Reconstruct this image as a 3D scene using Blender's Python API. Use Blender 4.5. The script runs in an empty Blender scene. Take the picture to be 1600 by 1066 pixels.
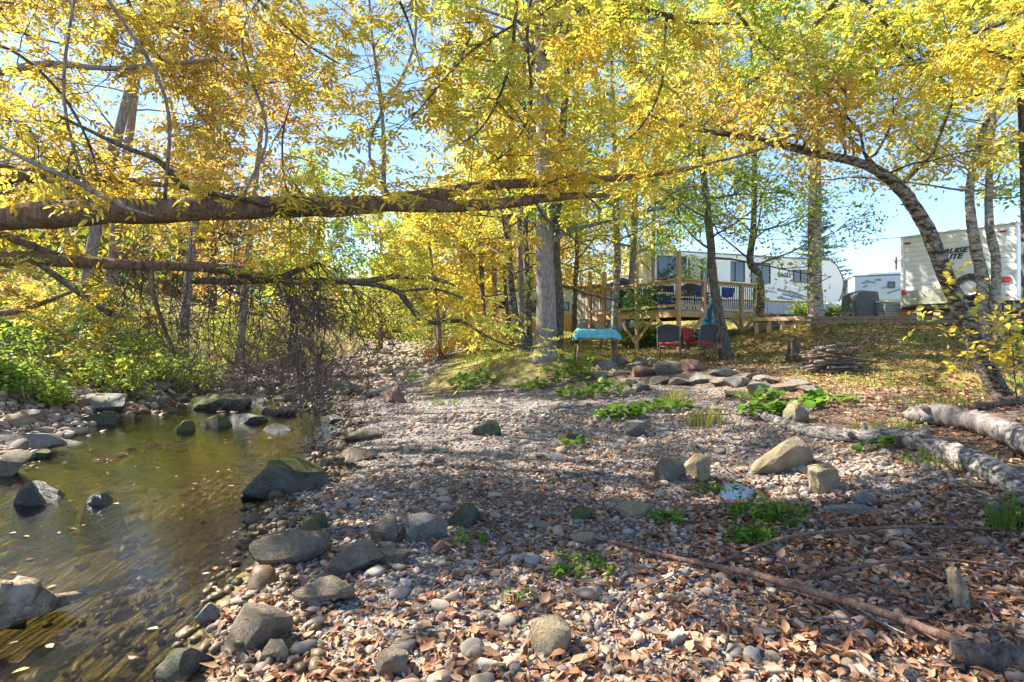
import bpy, math, random
import numpy as np
from mathutils import Vector, Matrix

# ------------------------------------------------------------------ camera, sky, sun, exposure
SC = bpy.context.scene
COL = SC.collection
F = 888.0            # focal length in pixels of the 1600 px wide photograph
EYE = 1.4
cam_d = bpy.data.cameras.new('camera')
cam_d.lens = 36.0 * F / 1600.0
cam_d.sensor_width = 36.0
cam_d.clip_end = 3000.0
cam = bpy.data.objects.new('camera', cam_d)
COL.objects.link(cam)
cam.location = (0, 0, EYE)
cam.rotation_euler = (math.radians(90), 0, 0)
SC.camera = cam

SUN_AZ, SUN_EL = -66.0, 44.0       # degrees, azimuth clockwise from the view direction
world = bpy.data.worlds.new('World')
SC.world = world
world.use_nodes = True
wn = world.node_tree
sky = wn.nodes.new('ShaderNodeTexSky')
sky.sky_type = 'NISHITA'
sky.sun_disc = False
sky.sun_elevation = math.radians(SUN_EL)
sky.sun_rotation = math.radians(SUN_AZ)
sky.dust_density = 0.0
sky.ozone_density = 3.0
sky.air_density = 0.8
bg = wn.nodes['Background']
bg.inputs['Strength'].default_value = 0.062
wn.links.new(sky.outputs[0], bg.inputs['Color'])

sun_d = bpy.data.lights.new('sun', 'SUN')
sun_d.energy = 3.3
sun_d.angle = math.radians(0.5)
sun_d.color = (1.0, 0.93, 0.80)
sun = bpy.data.objects.new('sun', sun_d)
COL.objects.link(sun)
_a, _e = math.radians(SUN_AZ), math.radians(SUN_EL)
SUNV = Vector((math.sin(_a) * math.cos(_e), math.cos(_a) * math.cos(_e), math.sin(_e)))
sun.rotation_euler = SUNV.to_track_quat('Z', 'Y').to_euler()
sun.location = SUNV * 60

SC.view_settings.view_transform = 'Standard'
SC.view_settings.look = 'None'
SC.view_settings.gamma = 1.0
SC.view_settings.use_curve_mapping = False
SC.view_settings.exposure = 2.65
SC.render.engine = 'CYCLES'
SC.cycles.use_denoising = True
SC.cycles.max_bounces = 6
SC.cycles.diffuse_bounces = 3
SC.cycles.glossy_bounces = 3
SC.cycles.transmission_bounces = 4
SC.cycles.transparent_max_bounces = 6
SC.cycles.caustics_reflective = False
SC.cycles.caustics_refractive = False

RNG = np.random.default_rng(11)
random.seed(5)

# ------------------------------------------------------------------ materials
MATS = {}

class NT:
    """small wrapper round a material's node tree"""
    def __init__(self, name):
        m = bpy.data.materials.new(name)
        m.use_nodes = True
        self.m, self.t = m, m.node_tree
        self.t.nodes.clear()
        self.out = self.n('ShaderNodeOutputMaterial')
    def n(self, kind, **kw):
        nd = self.t.nodes.new(kind)
        for k, v in kw.items():
            setattr(nd, k, v)
        return nd
    def l(self, a, b):
        self.t.links.new(a, b)
    def coord(self, scale=(1, 1, 1), which='Object'):
        tc = self.n('ShaderNodeTexCoord')
        mp = self.n('ShaderNodeMapping')
        mp.inputs['Scale'].default_value = scale
        self.l(tc.outputs[which], mp.inputs['Vector'])
        return mp.outputs[0]
    def noise(self, vec, scale, detail=4, rough=0.55, dist=0.0):
        nd = self.n('ShaderNodeTexNoise')
        nd.inputs['Scale'].default_value = scale
        nd.inputs['Detail'].default_value = detail
        nd.inputs['Roughness'].default_value = rough
        nd.inputs['Distortion'].default_value = dist
        if vec is not None:
            self.l(vec, nd.inputs['Vector'])
        return nd.outputs['Fac']
    def ramp(self, fac, stops, interp='LINEAR'):
        r = self.n('ShaderNodeValToRGB')
        r.color_ramp.interpolation = interp
        e = r.color_ramp.elements
        while len(e) < len(stops):
            e.new(0.5)
        for i, (p, c) in enumerate(stops):
            e[i].position = p
            e[i].color = (c[0], c[1], c[2], 1) if not isinstance(c, (int, float)) else (c, c, c, 1)
        self.l(fac, r.inputs[0])
        return r.outputs[0]
    def mix(self, fac, a, b, mode='MIX'):
        x = self.n('ShaderNodeMix', data_type='RGBA', blend_type=mode)
        for sock, v in ((x.inputs[0], fac), (x.inputs[6], a), (x.inputs[7], b)):
            if hasattr(v, 'is_output'):
                self.l(v, sock)
            elif isinstance(v, (int, float)):
                sock.default_value = v
            else:
                sock.default_value = (v[0], v[1], v[2], 1)
        return x.outputs[2]
    def math(self, op, a, b=0.0):
        x = self.n('ShaderNodeMath', operation=op)
        for i, v in enumerate((a, b)):
            if hasattr(v, 'is_output'):
                self.l(v, x.inputs[i])
            else:
                x.inputs[i].default_value = v
        return x.outputs[0]
    def attr(self, name, out='Fac'):
        a = self.n('ShaderNodeAttribute')
        a.attribute_name = name
        return a.outputs[out]
    def bump(self, h, strength=0.5, dist=0.02):
        b = self.n('ShaderNodeBump')
        b.inputs['Strength'].default_value = strength
        b.inputs['Distance'].default_value = dist
        self.l(h, b.inputs['Height'])
        return b.outputs[0]
    def done(self, color, rough=0.8, normal=None, spec=0.3, metal=0.0):
        p = self.n('ShaderNodeBsdfPrincipled')
        for sock, v in ((p.inputs['Base Color'], color), (p.inputs['Roughness'], rough)):
            if hasattr(v, 'is_output'):
                self.l(v, sock)
            elif isinstance(v, (int, float)):
                sock.default_value = v
            else:
                sock.default_value = (v[0], v[1], v[2], 1)
        p.inputs['Specular IOR Level'].default_value = spec
        p.inputs['Metallic'].default_value = metal
        if normal is not None:
            self.l(normal, p.inputs['Normal'])
        self.l(p.outputs[0], self.out.inputs[0])
        MATS[self.m.name] = self.m
        return self.m

def plain(name, col, rough=0.6, spec=0.4, metal=0.0, var=0.18, scale=6.0, bump=0.0, stretch=(1, 1, 1)):
    t = NT(name)
    v = t.coord(stretch)
    f = t.noise(v, scale, 5)
    lo = tuple(c * (1 - var) for c in col)
    hi = tuple(min(1, c * (1 + var)) for c in col)
    c = t.ramp(f, [(0.3, lo), (0.7, hi)])
    nb = t.bump(t.noise(v, scale * 6, 4), bump, 0.01) if bump else None
    return t.done(c, rough, nb, spec, metal)

def leaf_mat(name, stops, trans=0.5, rough=0.55):
    t = NT(name)
    v = t.coord((1, 1, 1))
    f = t.attr('tint')
    c = t.ramp(f, stops)
    nz = t.noise(v, 30, 2)
    c = t.mix(0.35, c, t.ramp(nz, [(0.3, 0.55), (0.7, 1.0)]), 'MULTIPLY')
    d = t.n('ShaderNodeBsdfPrincipled')
    t.l(c, d.inputs['Base Color'])
    d.inputs['Roughness'].default_value = rough
    d.inputs['Specular IOR Level'].default_value = 0.25
    tr = t.n('ShaderNodeBsdfTranslucent')
    ct = t.mix(1.0, c, (1.0, 0.98, 0.75), 'MULTIPLY')
    t.l(ct, tr.inputs['Color'])
    mx = t.n('ShaderNodeMixShader')
    mx.inputs[0].default_value = trans
    t.l(d.outputs[0], mx.inputs[1])
    t.l(tr.outputs[0], mx.inputs[2])
    t.l(mx.outputs[0], t.out.inputs[0])
    MATS[name] = t.m
    return t.m

def bark_mat(name, dark, mid, light, lichen=(0.34, 0.36, 0.28), lich=0.35, scale=1.0, bstr=0.9):
    t = NT(name)
    v = t.coord((1, 1, 0.22))
    u = t.coord((1, 1, 1))
    w = t.noise(v, 26 * scale, 6, 0.65, 0.8)
    c = t.ramp(w, [(0.32, dark), (0.5, mid), (0.72, light)])
    lf = t.ramp(t.noise(u, 9 * scale, 6, 0.7), [(0.52, 0.0), (0.62, 1.0)])
    lf = t.math('MULTIPLY', lf, lich)
    c = t.mix(lf, c, lichen)
    return t.done(c, 0.92, t.bump(w, bstr, 0.03), 0.15)

def birch_mat(name, white, dark, amount=0.5, sc=1.0):
    t = NT(name)
    u = t.coord((1, 1, 2.2))
    f = t.noise(u, 7 * sc, 6, 0.72, 0.5)
    g = t.noise(t.coord((1, 1, 1)), 34 * sc, 4, 0.6)
    c = t.ramp(f, [(amount - 0.07, dark), (amount + 0.03, tuple(0.55 * a + 0.45 * b for a, b in zip(white, dark))), (amount + 0.12, white)])
    c = t.mix(0.5, c, t.ramp(g, [(0.3, 0.45), (0.7, 1.0)]), 'MULTIPLY')
    return t.done(c, 0.85, t.bump(g, 0.6, 0.02), 0.2)

def rock_mat(name, a, b, c3, moss=0.0, wet=0.0):
    t = NT(name)
    v = t.coord((1, 1, 1))
    f = t.noise(v, 5.5, 8, 0.65, 0.4)
    g = t.noise(v, 70, 5, 0.7)
    c = t.ramp(f, [(0.3, a), (0.5, b), (0.7, c3)])
    c = t.mix(0.55, c, t.ramp(g, [(0.32, 0.42), (0.62, 1.0)]), 'MULTIPLY')
    vein = t.ramp(t.noise(t.coord((1, 1, 3.5)), 4.0, 4, 0.6, 1.6), [(0.485, 0.0), (0.5, 1.0), (0.515, 0.0)])
    c = t.mix(t.math('MULTIPLY', vein, 0.22), c, (0.5, 0.46, 0.4))
    if moss:
        ge = t.n('ShaderNodeNewGeometry')
        sp = t.n('ShaderNodeSeparateXYZ')
        t.l(ge.outputs['Normal'], sp.inputs[0])
        up = t.ramp(sp.outputs[2], [(0.1, 0.0), (0.7, 1.0)])
        mf = t.ramp(t.noise(v, 8, 6, 0.7), [(0.62 - 0.28 * moss, 0.0), (0.74 - 0.28 * moss, 1.0)])
        mcol = t.ramp(g, [(0.3, (0.035, 0.05, 0.008)), (0.7, (0.13, 0.15, 0.025))])
        c = t.mix(t.math('MULTIPLY', mf, up), c, mcol)
    h = t.math('ADD', t.math('MULTIPLY', f, 1.6), t.math('MULTIPLY', g, 0.55))
    return t.done(c, 0.85 - 0.5 * wet, t.bump(h, 1.0, 0.05), 0.3 + 0.3 * wet)

def wood_mat(name, a, b, rough=0.75):
    t = NT(name)
    v = t.coord((1, 1, 1))
    f = t.noise(t.coord((9, 9, 1.2)), 3, 6, 0.6, 1.0)
    c = t.ramp(f, [(0.3, a), (0.7, b)])
    c = t.mix(0.3, c, t.ramp(t.noise(v, 40, 3), [(0.3, 0.6), (0.7, 1.0)]), 'MULTIPLY')
    return t.done(c, rough, t.bump(f, 0.25, 0.01), 0.25)

def water_mat(name, tint, rough=0.05, bstr=0.25, sc=1.0, flow=0.6):
    t = NT(name)
    tc = t.n('ShaderNodeTexCoord')
    mp = t.n('ShaderNodeMapping')
    mp.inputs['Rotation'].default_value = (0, 0, flow)
    mp.inputs['Scale'].default_value = (7.0 * sc, 1.6 * sc, 1)
    t.l(tc.outputs['Object'], mp.inputs['Vector'])
    a = t.noise(mp.outputs[0], 2.2, 5, 0.6, 0.6)
    b = t.noise(tc.outputs['Object'], 1.1, 3)
    nb = t.bump(t.math('ADD', a, t.math('MULTIPLY', b, 0.6)), bstr, 0.05)
    fr = t.n('ShaderNodeFresnel')
    fr.inputs['IOR'].default_value = 1.45
    t.l(nb, fr.inputs['Normal'])
    gl = t.n('ShaderNodeBsdfGlossy')
    gl.inputs['Roughness'].default_value = rough
    gl.inputs['Color'].default_value = (1, 1, 1, 1)
    t.l(nb, gl.inputs['Normal'])
    tr = t.n('ShaderNodeBsdfTransparent')
    tr.inputs['Color'].default_value = (*tint, 1)
    mx = t.n('ShaderNodeMixShader')
    t.l(fr.outputs[0], mx.inputs[0])
    t.l(tr.outputs[0], mx.inputs[1])
    t.l(gl.outputs[0], mx.inputs[2])
    t.l(mx.outputs[0], t.out.inputs[0])
    MATS[name] = t.m
    return t.m

Y0 = (0.30, 0.17, 0.012); Y1 = (0.56, 0.36, 0.03); Y2 = (0.68, 0.50, 0.06)
leaf_mat('leaf_yellow', [(0.0, (0.64, 0.41, 0.06)), (0.3, (0.71, 0.52, 0.085)), (0.65, (0.75, 0.62, 0.11)), (1.0, (0.50, 0.57, 0.13))], 0.58)
leaf_mat('leaf_gold', [(0.0, (0.50, 0.32, 0.10)), (0.4, (0.61, 0.44, 0.12)), (0.8, (0.68, 0.55, 0.14)), (1.0, (0.60, 0.56, 0.14))], 0.5)
leaf_mat('leaf_lime', [(0.0, (0.66, 0.58, 0.08)), (0.35, (0.52, 0.56, 0.09)), (0.7, (0.32, 0.46, 0.08)), (1.0, (0.17, 0.32, 0.06))], 0.55)
leaf_mat('leaf_green', [(0.0, (0.42, 0.48, 0.08)), (0.4, (0.24, 0.40, 0.07)), (1.0, (0.10, 0.23, 0.05))], 0.55)
leaf_mat('leaf_orange', [(0.0, (0.50, 0.20, 0.08)), (0.4, (0.66, 0.36, 0.14)), (0.75, (0.72, 0.48, 0.17)), (1.0, (0.62, 0.54, 0.14))], 0.5)
leaf_mat('needle', [(0.0, (0.03, 0.07, 0.035)), (1.0, (0.07, 0.14, 0.06))], 0.2)
leaf_mat('leaf_plant', [(0.0, (0.26, 0.36, 0.03)), (0.5, (0.11, 0.25, 0.025)), (1.0, (0.05, 0.15, 0.03))], 0.4, 0.4)
leaf_mat('leaf_litter', [(0.0, (0.11, 0.045, 0.035)), (0.2, (0.23, 0.095, 0.05)), (0.42, (0.38, 0.19, 0.10)), (0.68, (0.49, 0.30, 0.175)), (0.9, (0.56, 0.41, 0.27)), (0.97, (0.52, 0.42, 0.29)), (1.0, (0.58, 0.42, 0.05))], 0.15, 0.6)
leaf_mat('grass_blade', [(0.0, (0.42, 0.36, 0.10)), (0.4, (0.26, 0.32, 0.05)), (1.0, (0.10, 0.21, 0.03))], 0.4)
bark_mat('bark_ash', (0.055, 0.038, 0.026), (0.17, 0.115, 0.075), (0.29, 0.20, 0.13), lich=0.2)
bark_mat('bark_dark', (0.03, 0.025, 0.022), (0.10, 0.08, 0.065), (0.19, 0.155, 0.13), lich=0.25)
bark_mat('bark_grey', (0.10, 0.085, 0.08), (0.25, 0.21, 0.20), (0.38, 0.34, 0.31), lich=0.3)
bark_mat('twig_dark', (0.05, 0.035, 0.035), (0.11, 0.08, 0.075), (0.2, 0.16, 0.15), lich=0.1)
bark_mat('stick_bark', (0.10, 0.06, 0.045), (0.20, 0.12, 0.085), (0.32, 0.22, 0.16), lich=0.1)
bark_mat('driftwood', (0.09, 0.06, 0.035), (0.25, 0.185, 0.12), (0.42, 0.34, 0.25), lich=0.15, scale=0.6, bstr=1.0)
birch_mat('bark_birch', (0.46, 0.43, 0.37), (0.09, 0.065, 0.045), 0.47)
birch_mat('bark_lichen', (0.36, 0.34, 0.29), (0.045, 0.035, 0.03), 0.52, 1.4)
birch_mat('log_birch', (0.42, 0.395, 0.36), (0.075, 0.06, 0.05), 0.49, 1.9)
rock_mat('rock_brown', (0.14, 0.11, 0.075), (0.25, 0.20, 0.145), (0.35, 0.29, 0.22), moss=0.35)
rock_mat('rock_grey', (0.15, 0.14, 0.12), (0.26, 0.24, 0.205), (0.37, 0.335, 0.285))
rock_mat('rock_tan', (0.27, 0.215, 0.12), (0.40, 0.325, 0.195), (0.52, 0.44, 0.29))
rock_mat('rock_red', (0.15, 0.085, 0.06), (0.27, 0.16, 0.11), (0.36, 0.25, 0.19))
rock_mat('rock_moss', (0.06, 0.058, 0.05), (0.13, 0.125, 0.10), (0.22, 0.2, 0.16), moss=0.85)
rock_mat('rock_wet', (0.022, 0.02, 0.02), (0.05, 0.045, 0.042), (0.10, 0.09, 0.08), moss=0.3, wet=1.0)
wood_mat('lumber', (0.40, 0.25, 0.13), (0.58, 0.40, 0.22))
wood_mat('old_timber', (0.13, 0.095, 0.065), (0.27, 0.20, 0.14))
wood_mat('plywood', (0.44, 0.25, 0.09), (0.56, 0.34, 0.13))
plain('rv_white', (0.80, 0.80, 0.79), 0.4, var=0.05)
plain('rv_panel', (0.80, 0.80, 0.80), 0.35, var=0.05)
plain('rv_grey', (0.36, 0.38, 0.43), 0.5, var=0.1)
plain('rv_beige', (0.42, 0.40, 0.36), 0.5, var=0.08)
plain('rv_blue', (0.42, 0.53, 0.66), 0.5, var=0.08)
plain('roof_trim', (0.16, 0.20, 0.24), 0.5)
plain('decal_grey', (0.22, 0.235, 0.26), 0.5)
plain('decal_dark', (0.04, 0.04, 0.05), 0.5)
plain('black_metal', (0.02, 0.02, 0.022), 0.45, 0.5, 0.3)
plain('black_fabric', (0.035, 0.04, 0.055), 0.85, bump=0.3)
plain('chair_sling', (0.06, 0.065, 0.08), 0.85, bump=0.4, scale=20)
plain('bronze_frame', (0.13, 0.105, 0.10), 0.5)
plain('red_cloth', (0.36, 0.05, 0.035), 0.9, bump=0.3)
plain('blue_cloth', (0.03, 0.07, 0.22), 0.9, bump=0.3)
plain('teal_cloth', (0.02, 0.11, 0.19), 0.9, bump=0.3)
plain('turquoise', (0.12, 0.38, 0.45), 0.7, var=0.2, bump=0.3, scale=9)
plain('cover_cloth', (0.11, 0.115, 0.125), 0.7, bump=0.4)
plain('bin_plastic', (0.30, 0.32, 0.36), 0.55)
plain('green_paint', (0.03, 0.34, 0.06), 0.4)
plain('tail_red', (0.45, 0.02, 0.02), 0.25)
plain('tyre_rubber', (0.025, 0.025, 0.027), 0.8, bump=0.3)
plain('steel', (0.5, 0.5, 0.5), 0.35, 0.5, 0.7)
plain('terracotta', (0.42, 0.34, 0.26), 0.8)
plain('flower_pink', (0.62, 0.10, 0.14), 0.7)
plain('aluminium_tread', (0.46, 0.44, 0.36), 0.45, 0.5, 0.3, var=0.25, scale=14, bump=0.4)
def glass_mat():
    t = NT('dark_glass')
    return t.done((0.018, 0.028, 0.032), 0.06, None, 0.8)
glass_mat()
plain('window_blind', (0.50, 0.51, 0.42), 0.6)

# ------------------------------------------------------------------ mesh helpers
def tag(o, label=None, cat=None, group=None, kind=None):
    if label: o['label'] = label
    if cat: o['category'] = cat
    if group: o['group'] = group
    if kind: o['kind'] = kind
    return o

def empty(name, loc, rz=0.0):
    o = bpy.data.objects.new(name, None)
    o.location = loc
    o.rotation_euler = (0, 0, rz)
    o.empty_display_size = 0.1
    COL.objects.link(o)
    return o

def link_mesh(name, me, mat, parent=None, loc=None):
    if mat is not None and not me.materials:
        me.materials.append(MATS[mat] if isinstance(mat, str) else mat)
    o = bpy.data.objects.new(name, me)
    COL.objects.link(o)
    if parent is not None:
        o.parent = parent
    if loc is not None:
        o.location = loc
    return o

def np_mesh(name, V, Q=None, T=None, tint=None, smooth=True):
    """fast mesh from vertex array, quad array and triangle array"""
    me = bpy.data.meshes.new(name)
    V = np.asarray(V, dtype=np.float32)
    nq = 0 if Q is None else len(Q)
    nt = 0 if T is None else len(T)
    me.vertices.add(len(V))
    me.vertices.foreach_set('co', V.ravel())
    idx = []
    if nq: idx.append(np.asarray(Q, dtype=np.int32).ravel())
    if nt: idx.append(np.asarray(T, dtype=np.int32).ravel())
    idx = np.concatenate(idx)
    me.loops.add(len(idx))
    me.loops.foreach_set('vertex_index', idx)
    me.polygons.add(nq + nt)
    starts = np.concatenate([np.arange(nq, dtype=np.int32) * 4, nq * 4 + np.arange(nt, dtype=np.int32) * 3]).astype(np.int32)
    me.polygons.foreach_set('loop_start', starts)
    me.polygons.foreach_set('use_smooth', np.full(nq + nt, bool(smooth)))
    me.update(calc_edges=True)
    me.validate()
    if tint is not None:
        a = me.attributes.new('tint', 'FLOAT', 'POINT')
        a.data.foreach_set('value', np.asarray(tint, dtype=np.float32))
    return me

class MB:
    """collects pieces of ONE part"""
    def __init__(self):
        self.v, self.q, self.t, self.tint, self.n = [], [], [], [], 0
    def add(self, V, Q=None, T=None, tint=None):
        V = np.asarray(V, dtype=np.float64).reshape(-1, 3)
        if Q is not None and len(Q): self.q.append(np.asarray(Q) + self.n)
        if T is not None and len(T): self.t.append(np.asarray(T) + self.n)
        self.v.append(V)
        self.tint.append(np.zeros(len(V)) if tint is None else np.asarray(tint, dtype=float))
        self.n += len(V)
        return self
    def box(self, c, s, rz=0.0, ch=0.0, M=None):
        sx, sy, sz = [a / 2 for a in s]
        if ch <= 0:
            V = np.array([[x * sx, y * sy, z * sz] for x in (-1, 1) for y in (-1, 1) for z in (-1, 1)], float)
            Q = [(0, 1, 3, 2), (4, 6, 7, 5), (0, 4, 5, 1), (2, 3, 7, 6), (0, 2, 6, 4), (1, 5, 7, 3)]
            T = None
        else:
            V, idx = [], {}
            for x in (-1, 1):
                for y in (-1, 1):
                    for z in (-1, 1):
                        for ax in range(3):
                            p = [x * sx, y * sy, z * sz]
                            for k in range(3):
                                if k != ax: p[k] -= (x, y, z)[k] * ch
                            idx[(x, y, z, ax)] = len(V); V.append(p)
            V = np.array(V)
            Q, T = [], []
            for ax in range(3):
                o1, o2 = [k for k in range(3) if k != ax]
                for s_ in (-1, 1):
                    f = []
                    for a, b in ((-1, -1), (1, -1), (1, 1), (-1, 1)):
                        k = [0, 0, 0]; k[ax] = s_; k[o1] = a; k[o2] = b
                        f.append(idx[(*k, ax)])
                    Q.append(f)
            for ax in range(3):
                o1, o2 = [k for k in range(3) if k != ax]
                for a in (-1, 1):
                    for b in (-1, 1):
                        k0 = [0, 0, 0]; k1 = [0, 0, 0]
                        k0[ax], k1[ax] = -1, 1
                        k0[o1] = k1[o1] = a; k0[o2] = k1[o2] = b
                        Q.append([idx[(*k0, o1)], idx[(*k1, o1)], idx[(*k1, o2)], idx[(*k0, o2)]])
            for x in (-1, 1):
                for y in (-1, 1):
                    for z in (-1, 1):
                        T.append([idx[(x, y, z, a)] for a in range(3)])
        if M is not None:
            V = V @ np.array(M.to_3x3()).T
        elif rz:
            c_, s_ = math.cos(rz), math.sin(rz)
            V = V @ np.array([[c_, s_, 0], [-s_, c_, 0], [0, 0, 1]])
        return self.add(V + np.array(c), Q, T)
    def bar(self, a, b, w, h):
        a, b = Vector(a), Vector(b)
        d = b - a
        M = d.to_track_quat('X', 'Z').to_matrix()
        return self.box((a + b) / 2, (d.length, w, h), M=M)
    def tube(self, pts, rad, n=8, cap=True, rough=0.0, rng=RNG):
        P_ = np.asarray(pts, float)
        m = len(P_)
        R = np.full(m, rad, float) if np.isscalar(rad) else np.asarray(rad, float)
        tan = np.gradient(P_, axis=0)
        tan /= np.linalg.norm(tan, axis=1)[:, None] + 1e-9
        up = np.array([0.13, 0.31, 0.94])
        if abs(tan[0] @ up) > 0.9: up = np.array([0.94, 0.2, 0.1])
        u = up - tan[0] * (up @ tan[0]); u /= np.linalg.norm(u)
        ang = np.linspace(0, 2 * math.pi, n, endpoint=False)
        ca, sa = np.cos(ang), np.sin(ang)
        rings = np.empty((m, n, 3))
        for i in range(m):
            u = u - tan[i] * (u @ tan[i]); u /= np.linalg.norm(u) + 1e-9
            w = np.cross(tan[i], u)
            r = R[i]
            if rough:
                r = R[i] * (1 + rough * rng.normal(size=n))
                rings[i] = P_[i] + (ca * r)[:, None] * u + (sa * r)[:, None] * w
            else:
                rings[i] = P_[i] + r * (ca[:, None] * u + sa[:, None] * w)
        V = rings.reshape(-1, 3)
        i = np.arange(m - 1)[:, None]; j = np.arange(n)[None, :]; k = (j + 1) % n
        Q = np.stack([i * n + j, i * n + k, (i + 1) * n + k, (i + 1) * n + j], -1).reshape(-1, 4)
        T = None
        if cap:
            V = np.vstack([V, P_[0], P_[-1]])
            j = np.arange(n); k = (j + 1) % n
            T = np.vstack([np.stack([np.full(n, m * n), k, j], -1), np.stack([np.full(n, m * n + 1), (m - 1) * n + j, (m - 1) * n + k], -1)])
        return self.add(V, Q, T)
    def lathe(self, prof, c=(0, 0, 0), n=20):
        prof = np.asarray(prof, float)
        m = len(prof)
        a = np.linspace(0, 2 * math.pi, n, endpoint=False)
        V = np.stack([prof[:, 0][:, None] * np.cos(a), prof[:, 0][:, None] * np.sin(a), np.repeat(prof[:, 1][:, None], n, 1)], -1).reshape(-1, 3) + np.array(c)
        i = np.arange(m - 1)[:, None]; j = np.arange(n)[None, :]; k = (j + 1) % n
        Q = np.stack([i * n + j, i * n + k, (i + 1) * n + k, (i + 1) * n + j], -1).reshape(-1, 4)
        return self.add(V, Q)
    def prism(self, poly, y0, y1):
        """closed outline in x,z swept from y0 to y1"""
        n = len(poly)
        V = [(x, y0, z) for x, z in poly] + [(x, y1, z) for x, z in poly]
        cx = sum(p[0] for p in poly) / n; cz = sum(p[1] for p in poly) / n
        V += [(cx, y0, cz), (cx, y1, cz)]
        Q = [(i, (i + 1) % n, n + (i + 1) % n, n + i) for i in range(n)]
        T = [(2 * n, (i + 1) % n, i) for i in range(n)] + [(2 * n + 1, n + i, n + (i + 1) % n) for i in range(n)]
        return self.add(V, Q, T)
    def mesh(self, name, origin=(0, 0, 0), smooth=False, tint=False):
        V = np.vstack(self.v) - np.array(origin)
        Q = np.vstack(self.q) if self.q else None
        T = np.vstack(self.t) if self.t else None
        return np_mesh(name, V, Q, T, np.concatenate(self.tint) if tint else None, smooth)
    def build(self, name, mat, parent=None, origin=(0, 0, 0), smooth=False, tint=False, loc=None):
        return link_mesh(name, self.mesh(name, origin, smooth, tint), mat, parent, loc)

# ------------------------------------------------------------------ terrain
def Pw(px, py, Y):
    return np.array([(px - 800.0) / F * Y, Y, EYE + (533.0 - py) / F * Y])

def water_level(y):
    y = np.asarray(y, float)
    return np.interp(y, [-10, 13, 18, 22, 30, 45], [-0.12, -0.12, -0.04, 0.08, 0.42, 0.7])

CTRL = [
    # gravel bar
    (0, -4, .0), (3, -4, .1), (0, 0, 0), (2.5, 0, .05), (0, 2.5, 0), (1.5, 2.5, .02), (3, 3, .08), (0, 5, .02), (2, 5, .05), (-1, 4, -.01), (-1.2, 6.5, 0),
    (0, 8, .08), (-1.6, 9, .04), (1, 10, .2), (-1.5, 12, .12), (-2.4, 15, .15), (0, 14, .34), (2, 12, .36), (3.2, 10, .38), (3.7, 11.3, .46), (2, 7, .1), (2.2, 5.4, .03), (-2.6, 20, .45),
    # right bank and lawn
    (3.6, 4.4, .22), (3.6, 8.0, .27), (5, 5, .42), (6, 7, .5), (6.2, 9, .56), (7.75, 9, .5), (9, 6, .7), (4.2, 12.8, .80), (4.1, 14.8, .83), (5.2, 14.6, .86), (2.3, 14.6, .82), (6, 11.6, .78),
    (8, 10, .72), (10.5, 11.8, 1.08), (8, 13, 1.22), (11, 14, 1.52), (6.6, 15.5, 1.12), (6.9, 17.4, 1.4), (9, 16.2, 1.86), (12, 16, 1.88), (15, 14, 1.9), (15, 9, 1.3), (13, 6, 1.0), (6, -2, .4), (10, -3, .8), (12, 18.5, 2.06), (16, 19, 2.1),
    (9.2, 19.4, 1.95), (7.9, 19.7, 1.66), (7.2, 21.5, 1.7), (5.42, 18.3, 1.08), (4.4, 20, 1.14), (4, 21, 1.18), (3.1, 22.3, 1.35), (10, 24, 2.3), (7, 27, 2.5), (18, 31, 2.85), (22, 32, 3.0), (22, 22, 2.4), (30, 25, 2.6), (34, 45, 3.2), (30, 10, 2.0), (5, 30, 2.6), (12, 45, 3.1),
    # middle bank behind the maple
    (.9, 15, 1.04), (.2, 18, 1.05), (2.2, 18, 1.02), (-1.2, 20, .78), (-1.0, 25, 1.25), (1.5, 25, 1.6), (-2, 32, 1.5), (1, 40, 2.2),
    # creek bed upstream
    (-4.6, 20, .02), (-5.4, 26, .28), (-5.8, 30, .40), (-7.5, 45, .75), (-9, 70, 1.2),
    # pool
    (-3, 2.2, -.42), (-3.2, 3.6, -.45), (-4.2, 5.5, -.48), (-4.3, 8, -.45), (-5.2, 10.5, -.4), (-6.0, 13, -.3), (-6.6, 16, -.14), (-6.8, 19, -.08), (-4, 0, -.4), (-4.2, -4, -.4),
    (-1.25, 1.5, -.12), (-1.46, 2.9, -.12), (-1.8, 4.0, -.12), (-2.4, 5.05, -.12), (-3.0, 8.1, -.12), (-4.2, 12.6, -.1), (-1.3, 0, -.12), (-1.3, -4, -.1),
    (-5.9, 6.4, -.10), (-6.9, 8.6, -.10), (-7.6, 10.6, -.10), (-8.4, 13.9, -.08), (-8.4, 18.7, 0.0), (-7, 4.5, -.1), (-7.3, 1, -.05), (-7.5, -4, 0),
    # left bank
    (-7.6, 7, .28), (-8.7, 9.5, .34), (-9.6, 12, .5), (-10.2, 15, .66), (-10.3, 19, .8), (-10.5, 9.5, 1.0), (-12, 12, 1.5), (-13, 8, 1.7), (-10, 4, 1.1), (-10, -3, 1.1), (-13, 16, 1.8), (-18, 12, 3.2), (-25, 20, 5), (-16, 22, 2.7),
    (-11, 26, 1.5), (-14, 40, 2.6), (-40, 40, 8), (-40, 10, 7), (-40, -5, 6), (-20, 0, 3.5), (-25, 70, 5),
    (40, 80, 4), (-45, 90, 8), (0, 90, 3), (45, 0, 2.8), (45, -5, 2.8), (0, -6, 0)]
CT = np.array(CTRL, float)

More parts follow.
